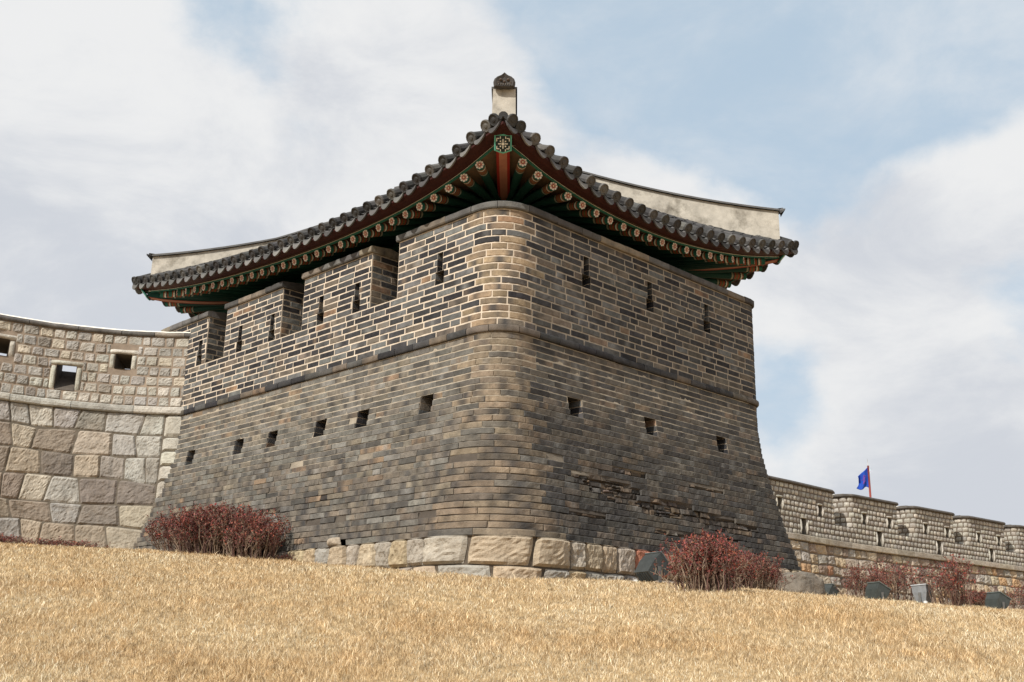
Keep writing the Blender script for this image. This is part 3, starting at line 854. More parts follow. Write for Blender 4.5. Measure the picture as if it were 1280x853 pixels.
# corner beams with patterned end plates
def corner_beam(cornr, d2, zt, full=True):
    s0, s1 = .30, (DI + .25) * math.sqrt(2)
    d3 = Vector((*d2, 0)); x = Vector((d2.y, -d2.x, 0)); rows = []; rb = []; n = 8
    mb = MB()
    for i in range(n + 1):
        s = lerp(s0, s1, i / n); f = i / n
        z = lerp(zt - .17, 6.12, f) - .05 * math.sin(PI * f)
        if i == 0: z += .02
        p = Vector((*(cornr + d2 * s), z)); w = lerp(.082, .078, f)
        rows.append([p + x * w + Vector((0, 0, .10)), p + x * w + Vector((0, 0, -.10)), p - x * w + Vector((0, 0, -.10)), p - x * w + Vector((0, 0, .10))])
    mb.grid([[r_[0], r_[1]] for r_ in rows], GRN); mb.grid([[r_[2], r_[3]] for r_ in rows], GRN)
    o = mb.build('corner_beam', M['paint'], tower)
    u = MB()
    for a, b, c in ((0, .2, (.22, .018, .012)), (.2, .8, (.33, .145, .10)), (.8, 1, (.22, .018, .012))):
        u.grid([[lerp(r_[1], r_[2], a) + Vector((0, 0, -.001)), lerp(r_[1], r_[2], b) + Vector((0, 0, -.001))] for r_ in rows], c)
    u.build('painted_underside', M['paint'], o)
    # end plate
    e = MB(); p = Vector((*(cornr + d2 * (s0 - .02)), zt - .17)); f = (-d3 * math.cos(R(38)) - Vector((0, 0, 1)) * math.sin(R(38))); zz = (Vector((0, 0, 1)) * math.cos(R(38)) - d3 * math.sin(R(38))); p += f * .03
    def shield(k, dd): return [p + f * dd + x * a * k + zz * b * k for a, b in ((-.105, .115), (.105, .115), (.105, -.085), (.05, -.105), (0, -.12), (-.05, -.105), (-.105, -.085))]
    s1_, s2_, s3_ = shield(1, .02), shield(1, 0), shield(.84, .026)
    e.grid([s2_, s1_], GRNL, closed=True); e.grid([s1_, s3_], (.10, .35, .27), closed=True); e.add(s3_, [tuple(range(7))], (.02, .03, .03)); e.add(s2_, [tuple(range(7))[::-1]], GRN)
    W1 = (.68, .66, .58)
    for (a, b, w, h) in ((0, 0, .016, .016), (0, .040, .006, .018), (0, -.040, .006, .018), (.040, 0, .018, .006), (-.040, 0, .018, .006), (.062, .065, .018, .005), (-.062, .065, .018, .005), (.075, .05, .005, .02), (-.075, .05, .005, .02),
                         (.06, -.06, .018, .005), (-.06, -.06, .018, .005), (.074, -.045, .005, .018), (-.074, -.045, .005, .018), (.032, .075, .005, .014), (-.032, .075, .005, .014), (.03, -.078, .005, .012), (-.03, -.078, .005, .012), (.03, .03, .008, .008), (-.03, .03, .008, .008), (.03, -.03, .008, .008), (-.03, -.03, .008, .008)):
        e.box(p + f * .028 + x * a + zz * b, x * w, f * .003, zz * h, W1)
    e.build('beam_end_plate', M['paint'], o)
corner_beam(FR, (dL + dR) * q2, 6.17)
corner_beam(FR + dR * RA, (dL - dR) * q2, 6.46)
corner_beam(FR + dL * RB, (dR - dL) * q2, 6.30)
corner_beam(FR + dL * RB + dR * RA, -(dL + dR) * q2, 6.4)
# cloud-scroll shoulders beside the far corner beams (eave return boards)
# ring beam, bracket arms, columns, plank walls
bm_ = MB()
def ring_corner(d): return [FR + dL * d + dR * d, FR + dR * (RA - d) + dL * d, FR + dL * (RB - d) + dR * (RA - d), FR + dL * (RB - d) + dR * d]
def beam(p, q, z0, z1, w, name, c, mb=None):
    m_ = mb or MB(); v = (q - p); L = v.length; v.normalize(); x = Vector((v.y, -v.x)); cen = (p + q) / 2
    m_.box((cen.x, cen.y, (z0 + z1) / 2), Vector((*v, 0)) * (L / 2), Vector((*x, 0)) * w, Vector((0, 0, (z1 - z0) / 2)), c)
    if mb is None: return m_.build(name, M['paint'], tower)
rc = ring_corner(DI + .1)
for i in range(4):
    p, q = rc[i], rc[(i + 1) % 4]; v = (q - p).normalized()
    beam(p - v * .25, q + v * .25, 5.86, 6.02, .07, 'eave_purlin', GRN)
    beam(p, q, 5.60, 5.80, .06, 'tie_beam', DKG)
    beam(p, q, 3.9, 4.9, .03, 'wall_panel', (.06, .03, .02))
cols = list(rc)
for i, nseg in ((0, 3), (1, 4), (2, 3), (3, 4)):
    p, q = rc[i], rc[(i + 1) % 4]
    for j in range(1, nseg): cols.append(lerp(p, q, j / nseg))
for p in cols:
    m_ = MB(); m_.tube([(p.x, p.y, 3.9), (p.x, p.y, 5.7)], [.12, .11], 14, (.14, .03, .02)); c_ = m_.build('column', M['paint'], tower, smooth=True)
    b = MB(); 
    for a in (dL, dR):
        for (ln, z0, z1) in ((.24, 5.66, 5.74), (.34, 5.76, 5.85)):
            b.box((p.x, p.y, (z0 + z1) / 2), Vector((*a, 0)) * ln, Vector((-a.y, a.x, 0)) * .045, Vector((0, 0, (z1 - z0) / 2)), GRN)
            for sg in (-1, 1):
                e = p + a * (ln + .004) * sg
                b.box((e.x, e.y, (z0 + z1) / 2), Vector((*a, 0)) * .006, Vector((-a.y, a.x, 0)) * .035, Vector((0, 0, (z1 - z0) / 2 - .012)), (.30, .32, .24))
    b.build('bracket', M['paint'], c_)
# inner ceiling boards keep the pavilion dark inside
cl = MB(); rc2 = ring_corner(DI)
cl.add([(p.x, p.y, 6.10) for p in rc2], [(0, 1, 2, 3)], PLANK); cl.build('ceiling', M['paint'], tower)
# slatted screen panels above the plank wall
for i in range(4):
    p, q = rc[i], rc[(i + 1) % 4]
    beam(lerp(p, q, .02), lerp(p, q, .98), 4.9, 5.6, .02, 'shutter_panel', (.035, .03, .02))

# ------------------------------------------------------------ left stone wall
class Poly:
    def __init__(s, pts):
        s.p = [Vector(p) for p in pts]; s.l = [0]
        for a, b in zip(s.p, s.p[1:]): s.l.append(s.l[-1] + (b - a).length)
        s.len = s.l[-1]
    def at(s, t):
        i = 0
        while i < len(s.l) - 2 and t > s.l[i + 1]: i += 1
        a, b = s.p[i], s.p[i + 1]; f = (t - s.l[i]) / (s.l[i + 1] - s.l[i]); T = (b - a).normalized()
        # smooth tangent
        T0 = (s.p[i] - s.p[i - 1]).normalized() if i > 0 else T; T1 = (s.p[i + 2] - s.p[i + 1]).normalized() if i + 2 < len(s.p) else T
        Ts = (lerp((T0 + T).normalized(), (T + T1).normalized(), max(0, min(1, f)))).normalized()
        return a + (b - a) * f, Ts, Vector((Ts.y, -Ts.x))       # outward is to the right of the travel direction
lw_path = Poly([(-16, 11.5), (-13.5, 13.6), (-11.5, 15.1), (-10, 16.1), (-9, 16.7), (-8.15, 17.12), (-7.6, 17.36), (-7.0, 17.5), (-6.4, 17.6), (-5.72, 17.6), (-5.0, 17.58), (-4.6, 17.56)])
LWL = lw_path.len
def zrise(u):       # wall top climbs a little towards the left
    x = max(0, LWL - 1 - u); return .022 * x + .004 * x * x if x < 5 else .11 + .1 + (x - 5) * .062
def PW(base_off):
    def f(u, z, d=0.):
        p, T, n_ = lw_path.at(u); o = base_off + d
        if z < 3.7: o += (3.7 - z) * .05
        return Vector((p.x + n_.x * o, p.y + n_.y * o, z + zrise(u)))
    return f
swall = empty('stone_wall', (-8.2, 17.1, 1.4), 'pale granite fortress wall left of the brick tower, with square gun holes and white lime top', 'wall')
u_of_x = lambda x: min(range(0, 2000), key=lambda i: abs(lw_path.at(LWL * i / 2000)[0].x - x)) * LWL / 2000
def xw(px): # helper used for gun hole positions: world x measured from the plan
    return u_of_x(px)
ZLT = 3.92; ZPT = 5.11
holes = []   # u0,u1,z0,z1
uc = xw(-6.44); holes.append((uc - .13, uc + .13, 4.53, 4.78))
uc = xw(-7.30); holes.append((uc - .155, uc + .155, 4.09, 4.50))
uc = xw(-8.28); holes.append((uc - .15, uc + .15, 4.52, 4.80))
uc = xw(-9.4); holes.append((uc - .155, uc + .155, 4.09, 4.50))
UJ = LWL
# lower masonry: rows
sm, smm = MB(), MB(); P0 = PW(0.)
QU = UJ - 1.05
qz = 1.2
while qz < 3.75:
    qh = rnd.uniform(.22, .32); qt = min(3.8, qz + qh)
    if 3.8 - qt < .15: qt = 3.8
    stone(sm, P0, [(QU, qz), (UJ, qz), (UJ, qt), (QU, qt)], jit((.44, .415, .36), .08), .034, (18, 7), .010, .006, .1); qz = qt
ST_MIX = [(tuple(lerp(x, y, .22) for x, y in zip(c, (.34, .31, .265))), w) for c, w in ST_MIX]
def pal_low(u, z):
    x = lw_path.at(u)[0].x
    if z > 3.1 or (x > -6.7 and z > 2.45): return ST_GREY
    return ST_MIX
courses(sm, P0, 2.0, QU, [.55, .9, 1.22, 1.55, 1.93, 2.30, 2.68, 3.07, 3.45, 3.8], .28, .66, None, wob=.04, n=(16, 12), prot=.020, rough=.024, gap=.0035, palf=pal_low)
backing(smm, P0, 2.0, UJ, [.3, 1, 2, 3, 3.8], (), lambda u, z: (.13, .11, .085), step=.3, d=-.005)
so1 = sm.build('lower_masonry', M['stone'], swall); smm.build('joint_fill', M['mortar'], so1)
ld = MB()
def slab_run(mb, P, u0, u1, z0, z1, o, lmin, lmax, pal, back=-.1, rough=.006):
    u = u0
    while u < u1 - .01:
        e = u + rnd.uniform(lmin, lmax)
        if u1 - e < lmin * .6: e = u1
        c = jit(pick(pal), .1); n = 6; oo = o + rnd.uniform(-.008, .008); zj = rnd.uniform(-.004, .004)
        sh = [(back, z0), (oo - .015, z0 + .0), (oo, z0 + .018), (oo + .004, (z0 + z1) / 2), (oo - .004, z1 - .018), (oo - .025, z1), (back, z1 + .002), (back, z0)]
        rows = [[P(lerp(u + .004, e - .004, i / n), z + zj + (rough * .6 * nz(u + i * .9, z * 5) if d > 0 else 0), d + (rough * nz(u * 3 + i * 1.3, z * 7, 2) if d > 0 else 0)) for d, z in sh] for i in range(n + 1)]
        mb.grid(rows, c, flip=True)
        for rr in (rows[0], rows[-1]): mb.add(rr[:-1], [tuple(range(7))], c)
        u = e
slab_run(ld, P0, 2.0, UJ - .02, 3.80, ZLT, .07, .55, 1.0, ST_GREY)
ld.build('ledge', M['stone'], swall)
pm1, pm2 = MB(), MB(); TW = .62
frames = [(a - .09, b + .09, c - (.0 if c < 4.3 else 0), e + .085) for a, b, c, e in holes]
nrow = 7; zz = [lerp(ZLT, ZPT, i / nrow) for i in range(nrow + 1)]
courses(pm1, P0, 2.0, UJ, zz, .14, .26, ST_GREY, openings=frames, wob=.008, n=(9, 8), prot=.017, rough=.022, gap=.0065)
def mleft(u, z):
    k = 1 + .3 * nz(u * 1.3, z * 3); return (.25 * k, .198 * k, .152 * k)
backing(pm2, P0, 2.0, UJ, zz + [ZPT + .02], holes, mleft, step=.15)
po = pm1.build('parapet_masonry', M['stone'], swall)
for i, (a, b, c, e) in enumerate(holes):
    low = c < 4.3
    drop = -.16 if low else .06
    q = lambda vs, cc=(.10, .085, .07): pm2.add(vs, [(0, 1, 2, 3)], cc)  # hole sides coloured dark, painting in the shade inside
    up_ = -drop if low else 0
    fa = [P0(a, c, .01), P0(b, c, .01), P0(b, e, .01), P0(a, e, .01)]
    sh = .46 if low else -.09
    fb = [P0(a + .02, c + sh, -TW), P0(b - .02, c + sh, -TW), P0(b - .02, e + sh, -TW), P0(a + .02, e + sh, -TW)]
    for j in range(4): q([fa[j], fa[(j + 1) % 4], fb[(j + 1) % 4], fb[j]])
# inner face with the hole outlets, top
outs = [(a + .02, b - .02, c + (.46 if c < 4.3 else -.09), e + (.46 if c < 4.3 else -.09)) for a, b, c, e in holes]
backing(pm2, P0, 2.0, UJ, [ZLT, ZPT + .02], outs, lambda u, z: (.3, .26, .2), step=.3, d=-TW)
pm2.grid([[P0(lerp(2., UJ, i / 60), 3.9, -TW) for i in range(61)], [P0(lerp(2., UJ, i / 60), 3.9, -TW - 2.5) for i in range(61)]], (.25, .2, .14))
pm2.build('wall_mortar', M['mortar'], po)
for (a, b, c, e) in holes:
    fr = MB(); g_ = jit((.44, .42, .37), .06)
    def slab(u0, u1, z0, z1, dd=.028): stone(fr, P0, [(u0, z0), (u1, z0), (u1, z1), (u0, z1)], jit(g_, .07), dd, (7, 6), .006, .003, .1)
    slab(a - .09, a, c, e); slab(b, b + .09, c, e); slab(a - .11, b + .11, e, e + .085, .035)
    if c > 4.3: pass
    f_ = fr.build('gun_hole_frame', M['stone'], swall, smooth=True)
cpg = MB(); slab_run(cpg, P0, 2.0, UJ - .12, ZPT, ZPT + .075, .05, .5, .8, [((.11, .105, .10), 3), ((.15, .14, .13), 2), ((.24, .21, .18), .6)], back=-TW - .05)
cpo = cpg.build('coping', M['brick'], swall)
lm = MB(); n = 120
sh = [(-TW - .03, .07), (-TW * .75, .12), (-TW * .5, .135), (-TW * .2, .125), (.015, .098), (.03, .076)]
lm.grid([[P0(lerp(2., UJ - .12, i / n), ZPT + z + .006 * nz(i * .5, z * 9), d) for d, z in sh] for i in range(n + 1)], (.78, .74, .66), flip=True)
lm.build('lime_cap', M['lime'], swall, smooth=True)

# ------------------------------------------------------------ right stone wall with merlons
rw_path = Poly([(-3.0, 21.6), (.0, 24.5), (4.0, 28.4), (6.5, 30.8), (8.34, 32.5), (10.07, 34.2), (12.0, 35.85), (14.2, 37.65), (16.6, 39.6), (19.4, 41.9), (23.5, 45.0), (29, 49)])
RWL = rw_path.len
def PR_(u, z, d=0.):
    p, T, n_ = rw_path.at(u); o = d + (max(0, 3.7 - z) * .10)
    return Vector((p.x + n_.x * o, p.y + n_.y * o, z))
rwall = empty('battlement_wall', (13, 36.7, 1.2), 'low granite battlement wall receding right of the tower, in evenly spaced merlons over mixed brown stone', 'wall')
u_rx = lambda x: min(range(0, 4000), key=lambda i: abs(rw_path.at(RWL * i / 4000)[0].x - x)) * RWL / 4000
def x_at_px(px):   # plan x where the line of sight of that image column meets the wall
    best = None
    for i in range(0, 2000):
        p = rw_path.at(RWL * i / 2000)[0]; e = abs((p.x / p.y) * 1 - (px - 640) / 1371 / math.cos(pitch) * 1.0)
        if best is None or e < best[0]: best = (e, RWL * i / 2000)
    return best[1]
rm, rmm = MB(), MB()
courses(rm, PR_, 0., RWL, [.3, .7, 1.05, 1.38, 1.7, 2.03, 2.36, 2.68, 3.0, 3.32, 3.62], .26, .66, ST_WARM, wob=.05, n=(8, 7), prot=.05, rough=.055, gap=.012)
backing(rmm, PR_, 0., RWL, [-.5, 1, 2, 3.62], (), lambda u, z: (.17, .13, .10), step=.5, d=-.01)
ro = rm.build('lower_masonry', M['stone'], rwall); rmm.build('joint_fill', M['mortar'], ro)
ld = MB(); slab_run(ld, PR_, 0., RWL, 3.62, 3.80, .12, .8, 1.5, [((.36, .32, .26), 3), ((.30, .27, .22), 2)], rough=.02)
ld.build('ledge', M['stone'], rwall)
# merlon start/end along the wall
ZR0, ZRC, ZRT = 3.80, 4.30, 5.28
UM = [5.0, 8.5]        # filled from the plan below
edges_x = [(-.6, 2.4), (3.1, 6.3), (7.0, 10.25), (10.8, 13.05), (13.65, 15.8), (16.35, 18.6), (19.2, 21.8), (22.5, 25.3)]
rp, rpm = MB(), MB()
def mfar(u, z): return (.13, .105, .082)
zrow = [lerp(ZR0, ZRC, i / 3) for i in range(4)]
zrow2 = [lerp(ZRC, ZRT, i / 6) for i in range(7)]
lowholes = []; highholes = []
for (xa, xb) in edges_x:
    a, b = u_rx(xa), u_rx(xb); c = lerp(a, b, .56); lowholes.append((c - .13, c + .13, 3.83, 4.30))
    for f in (.28, .78): c = lerp(a, b, f); highholes.append((c - .11, c + .11, 4.46, 4.80))
ohl = [(a - .10, b + .10, c, e + .0) for a, b, c, e in lowholes]
PAL_FAR = [((.37, .35, .31), 3), ((.42, .40, .35), 3), ((.31, .29, .26), 2), ((.46, .42, .36), 1)]
courses(rp, PR_, 0, RWL, zrow, .17, .27, PAL_FAR, openings=ohl, wob=.006, n=(5, 4), prot=.022, rough=.016, gap=.012)
backing(rpm, PR_, 0, RWL, zrow, lowholes, mfar, step=.4)
rpm.grid([[PR_(lerp(0, RWL, i / 60), z, -.6) for i in range(61)] for z in (3.4, ZRC)], (.3, .26, .2)); rpm.grid([[PR_(lerp(0, RWL, i / 60), ZRC, d) for i in range(61)] for d in (0, -.6)], (.36, .33, .28))
rpo = rp.build('parapet_base', M['stone'], rwall, smooth=True)
def pit(mb, P, a, b, c, e, dep=.45):
    fa = [P(a, c, 0), P(b, c, 0), P(b, e, 0), P(a, e, 0)]; fb = [P(a, c, -dep), P(b, c, -dep), P(b, e, -dep), P(a, e, -dep)]
    for j in range(4): mb.add([fa[j], fa[(j + 1) % 4], fb[(j + 1) % 4], fb[j]], [(0, 1, 2, 3)], (.2, .18, .15))
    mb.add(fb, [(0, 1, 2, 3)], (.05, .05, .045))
for h_ in lowholes: pit(rpm, PR_, *h_)
rpm.build('wall_mortar', M['mortar'], rpo)
def frame_(mb, P, a, b, c, e, w=.09):
    g_ = (.45, .43, .38)
    for (u0, u1, z0, z1) in ((a - w, a, c, e), (b, b + w, c, e), (a - w, b + w, e, e + .07)):
        stone(mb, P, [(u0, z0), (u1, z0), (u1, z1), (u0, z1)], jit(g_, .06), .04, (3, 3), .004, .003, .1)
for (xa, xb), lh in zip(edges_x, lowholes):
    a, b = u_rx(xa), u_rx(xb); hh = [h_ for h_ in highholes if a < h_[0] < b]
    m1, m2 = MB(), MB()
    # merlon plan: front face, rounded shoulders and ends returning inwards
    rr = .26; Lf = b - a
    def PM(u, z, d, a=a, b=b, rr=rr):
        # u < a : left return; u > b : right return
        if u < a + rr:
            q = (a + rr) - u; arc = PI / 2 * rr
            if q <= arc: th = q / rr; uu = a + rr - math.sin(th) * (rr + d); dd = -rr + math.cos(th) * (rr + d)
            else: uu = a - d; dd = -rr - (q - arc)
            return PR_(uu, z, dd)
        if u > b - rr:
            q = u - (b - rr); arc = PI / 2 * rr
            if q <= arc: th = q / rr; uu = b - rr + math.sin(th) * (rr + d); dd = -rr + math.cos(th) * (rr + d)
            else: uu = b + d; dd = -rr - (q - arc)
            return PR_(uu, z, dd)
        return PR_(u, z, d)
    ext = PI / 2 * rr - rr + .80
    fo_ = [(p - .10, q + .10, c, e + .08) for p, q, c, e in hh]
    courses(m1, PM, a - ext, b + ext, zrow2, .17, .27, PAL_FAR, openings=fo_, wob=.006, n=(5, 4), prot=.022, rough=.016, gap=.012)
    backing(m2, PM, a - ext, b + ext, zrow2, hh, mfar, step=.12)
    for h_ in hh: pit(m2, PR_, *h_)
    m2.grid([[PR_(lerp(a, b, i / 10), z, -.6) for i in range(11)] for z in (ZRC, ZRT)], (.3, .26, .2))
    mo = m1.build('merlon', M['stone'], rwall, smooth=True)
    m2.build('wall_mortar', M['mortar'], mo)
    for h_ in hh:
        f_ = MB(); frame_(f_, PR_, *h_); f_.build('gun_hole_frame', M['stone'], mo)
    # coping + lime hump
    cc = MB(); nn = 26
    us = [lerp(a - ext, b + ext, i / nn) for i in range(nn + 1)]
    cc.grid([[PM(u, ZRT, -.05) for u in us], [PM(u, ZRT, .09 + .01 * nz(u * 2, 1)) for u in us], [PM(u, ZRT + .03, .10 + .01 * nz(u * 2, 4)) for u in us], [PM(u, ZRT + .08, .07) for u in us]], (.10, .09, .08))
    cc.build('coping', M['brick'], mo)
    lc = MB(); cu = (a + b) / 2
    rows = []
    for f, zz_ in ((1., .078), (.75, .10), (.4, .125), (0, .13)):
        rows.append([lerp(PR_(lerp(a + .2, b - .2, i / nn), ZRT + zz_, -.3), PM(us[i], ZRT + zz_, .06), f) for i in range(nn + 1)])
    lc.grid(rows, (.62, .56, .46))
    rows = [[lerp(PR_(lerp(a + .2, b - .2, i / nn), ZRT + zz_, -.3), PR_(us[i] if a < us[i] < b else (a if us[i] <= a else b), ZRT + zz_, -.85), f) for i in range(nn + 1)] for f, zz_ in ((0, .13), (.6, .11), (1, .05))]
    lc.grid(rows, (.62, .56, .46))
    lc.build('lime_cap', M['limedirty'], mo, smooth=True)
for h_ in lowholes:
    f_ = MB(); frame_(f_, PR_, *h_); f_.build('gun_hole_frame', M['stone'], rwall)

# ------------------------------------------------------------ flag
px_, py_ = 12.22, 37.0
flg = empty('flag', (px_, py_, 3.5), 'blue flag on a thin red pole behind the right battlement', 'flag')
m_ = MB(); m_.tube([(px_, py_, 3.5), (px_ - .01, py_, 6.66)], [.04, .032], 10, (.33, .07, .06)); m_.tube([(px_ - .01, py_, 6.66), (px_ - .02, py_, 6.90)], [.010, .004], 6, (.4, .38, .36)); m_.build('pole', M['enamel'], flg, smooth=True)
m_ = MB(); nU, nV = 22, 16
def flagp(a, v):
    x = px_ - .035 - a * (.34 + .06 * (1 - v)); x += .05 * a * math.sin(v * 4)
    top = 6.61 - .34 * a ** .9; bot = 5.90 - .04 * a + .05 * math.sin(a * 7)
    z = lerp(bot, top, v)
    y = py_ + .07 * math.sin(a * 8 + v * 2.5) * (a + .15) + .03 * math.sin(v * 9 + a * 3) * a
    return Vector((x, y, z))
m_.grid([[flagp(i / nU, j / nV) for i in range(nU + 1)] for j in range(nV + 1)], (.012, .055, .34)); fo2 = m_.build('cloth', M['cloth'], flg, smooth=True)
sd_ = fo2.modifiers.new('t', 'SOLIDIFY'); sd_.thickness = .006
m_ = MB()
for pts in ([(.42, .78), (.52, .66), (.46, .55), (.56, .45), (.50, .32)], [(.36, .62), (.50, .56), (.64, .60)], [(.38, .40), (.50, .42), (.62, .34)], [(.40, .72), (.30, .64)]):
    m_.tube([flagp(a, v) + Vector((0, -.012, 0)) for a, v in pts], .014, 5, (.16, .05, .22))
m_.build('emblem', M['cloth'], flg)

# ------------------------------------------------------------ boulder at the tower's right foot
def boulder(name, x, y, sx, sy, sz, c, label, seed):
    bm = bmesh.new(); bmesh.ops.create_icosphere(bm, subdivisions=5, radius=1)
    for v in bm.verts:
        p = v.co; q = Vector([math.copysign(abs(a) ** .62, a) for a in p]); k = 1 + .16 * nz(p.x * 1.5 + seed, p.y * 1.5, p.z * 1.5) + .05 * nz(p.x * 6, p.y * 6 + seed, p.z * 6)
        v.co = Vector((q.x * sx * k, q.y * sy * k, q.z * sz * k))
    me = bpy.data.meshes.new(name); bm.to_mesh(me); bm.free()
    ca = me.color_attributes.new('Col', 'FLOAT_COLOR', 'POINT'); n = len(me.vertices)
    a = np.ones((n, 4), dtype=np.float32); 
    for i, v in enumerate(me.vertices): a[i, :3] = np.array(c) * (1 + .35 * nz(v.co.x * 6, v.co.y * 6, v.co.z * 6 + seed))
    ca.data.foreach_set('color', a.ravel()); me.materials.append(M['stone']); me.polygons.foreach_set('use_smooth', [True] * len(me.polygons))
    o = bpy.data.objects.new(name, me); o.location = (x, y, ground_z(x, y) + sz * .55); col.objects.link(o); o.rotation_euler = (0, 0, R(40)); return tag(o, label, 'rock')
boulder('boulder', 3.98, 15.35, .40, .26, .20, (.19, .165, .135), 'large rounded brown boulder at the right foot of the brick tower', 3)

# ------------------------------------------------------------ shrubs
def make_shrub(seed, w, dpt, h, nst, nlv, red=1.):
    r_ = random.Random(seed); st = MB(); lf = MB(); tips = []
    for i in range(nst):
        bx, by = r_.gauss(0, w * .30), r_.gauss(0, dpt * .30)
        bx = max(-w * .5, min(w * .5, bx)); by = max(-dpt * .5, min(dpt * .5, by))
        hh = h * r_.uniform(.62, 1.04) * (1 - .35 * min(1, (abs(bx) / (w * .5)) ** 3))
        lx, ly = bx * r_.uniform(.1, .6) + r_.gauss(0, .06), by * r_.uniform(.1, .6) + r_.gauss(0, .05)
        pts = []; k = 5
        for j in range(k + 1):
            f = j / k
            pts.append(Vector((bx + lx * f ** 1.3 + r_.gauss(0, .008) * j, by + ly * f ** 1.3 + r_.gauss(0, .008) * j, hh * f - .03)))
        c = r_.choice([(.16, .105, .075), (.22, .16, .115), (.10, .06, .05), (.28, .21, .15), (.13, .07, .055)])
        st.tube(pts, [lerp(.0065, .002, j / k) for j in range(k + 1)], 4, c, cap=False)
        for b in range(r_.randint(3, 6)):
            f = r_.uniform(.3, .95); i0 = int(f * k); p = lerp(pts[i0], pts[min(k, i0 + 1)], f * k - i0)
            a = r_.uniform(0, 2 * PI); L = r_.uniform(.06, .2) * h / .6
            q = p + Vector((math.cos(a) * L * .6, math.sin(a) * L * .6, L * .9)); m0 = lerp(p, q, .5) + Vector((math.cos(a) * .02, math.sin(a) * .02, -.01))
            if q.z > h * 1.08: q.z = h * 1.05
            st.tube([p, m0, q], [.003, .0022, .0014], 3, c, cap=False)
            tips += [(p, q), (m0, q)]
        tips.append((pts[-2], pts[-1]))
    for i in range(nlv):
        a, b = r_.choice(tips); p = lerp(a, b, r_.uniform(.2, 1.1)) + Vector((r_.gauss(0, .014), r_.gauss(0, .014), r_.gauss(0, .012)))
        if p.z < h * .30 and r_.random() < .8: continue
        if p.z < h * .55 and r_.random() < .35: continue
        u_ = Vector((r_.gauss(0, 1), r_.gauss(0, 1), r_.gauss(0, 1))).normalized(); v_ = u_.cross(Vector((r_.gauss(0, 1), r_.gauss(0, 1), r_.gauss(0, 1)))).normalized()
        L = r_.uniform(.010, .021); wd = L * r_.uniform(.35, .55)
        c = r_.choice([(.14, .034, .030), (.095, .026, .023), (.22, .055, .042), (.17, .055, .045), (.30, .09, .06), (.07, .024, .022), (.16, .08, .06)])
        c = tuple(x * red * r_.uniform(.8, 1.2) for x in c)
        lf.add([p - u_ * L, p + v_ * wd + u_ * L * .1, p + u_ * L, p - v_ * wd], [(0, 1, 2), (0, 2, 3)], c)
    return st, lf
protos = {}
def shrub(kind, x, y, sc, rz, label, group='bare red-leaved shrubs along the wall foot', zs=1., dz=0.):
    if kind not in protos:
        spec = {'wide': (11, .85, .55, .62, 200, 10500, 1.), 'round': (12, .62, .5, .62, 130, 7600, 1.15), 'sparse': (13, .62, .45, .66, 60, 2300, 1.1), 'low': (14, 1.0, .4, .20, 150, 2600, .95)}[kind]
        st, lf = make_shrub(*spec)
        r0 = empty('shrub', (0, 0, 0)); a = st.build('branches', M['twig'], r0); b = lf.build('foliage', M['leaf'], r0)
        protos[kind] = (a.data, b.data); root = r0
    else:
        root = empty('shrub', (0, 0, 0))
        for nm, me in zip(('branches', 'foliage'), protos[kind]):
            o = bpy.data.objects.new(nm, me); col.objects.link(o); o.parent = root
    root.location = (x, y, ground_z(x, y) - .02 + dz); root.rotation_euler = (0, 0, R(rz)); root.scale = (sc, sc, sc * zs)
    tag(root, label, 'shrub', group)
def gp(px, y):   # helper: plan x for an image column at depth y (used once while laying out)
    return None
shrub('wide', -4.10, 14.6, 1.0, 10, 'reddish shrub against the tower-and-wall joint, leftmost of the big left clump', zs=.98)
shrub('wide', -3.72, 14.3, 1.02, 195, 'dense reddish shrub in the middle of the big clump left of the tower', zs=1.03)
shrub('wide', -3.24, 14.1, .95, 100, 'dense reddish shrub at the right end of the big left clump, hiding a floodlight', zs=1.03)
shrub('low', -2.72, 14.05, .42, 30, 'small reddish tuft between the big left clump and the footing stones', zs=1.5)
shrub('low', -7.6, 16.3, .9, 0, 'knee-low reddish shrub at the far left foot of the granite wall', zs=1.1)
shrub('low', -6.6, 16.3, 1.0, 170, 'knee-low reddish shrub at the foot of the granite wall, beside the big clump', zs=.9)
shrub('round', 1.93, 11.0, .90, 0, 'bushy red shrub just right of the tilted floodlight by the tower footing', zs=1.0)
shrub('round', 2.24, 12.0, .88, 70, 'bushy red shrub at the centre of the clump right of the tower footing', zs=.95)
shrub('wide', 3.0, 13.9, .78, 200, 'lower red shrub next to the boulder at the tower right foot', zs=.95)
shrub('sparse', 5.35, 15.6, 1.0, 20, 'sparse red shrub behind the two tilted floodlights on the right', zs=.86)
shrub('sparse', 4.88, 15.3, .8, 120, 'thin red shrub over the leaning floodlight nearest the boulder', zs=.9)
shrub('sparse', 5.80, 14.65, 1.0, 250, 'spindly red shrub with bare pale stems right of the upright grey floodlight', zs=.98)
shrub('round', 6.65, 16.0, .75, 45, 'low rusty shrub between the grey floodlight and the last floodlight', zs=.55)
shrub('sparse', 7.75, 16.6, .9, 300, 'red shrub at the right edge of the picture behind the last floodlight', zs=.75)
shrub('sparse', 8.2, 16.9, .9, 30, 'red shrub farthest right, cut by the picture edge', zs=.8)

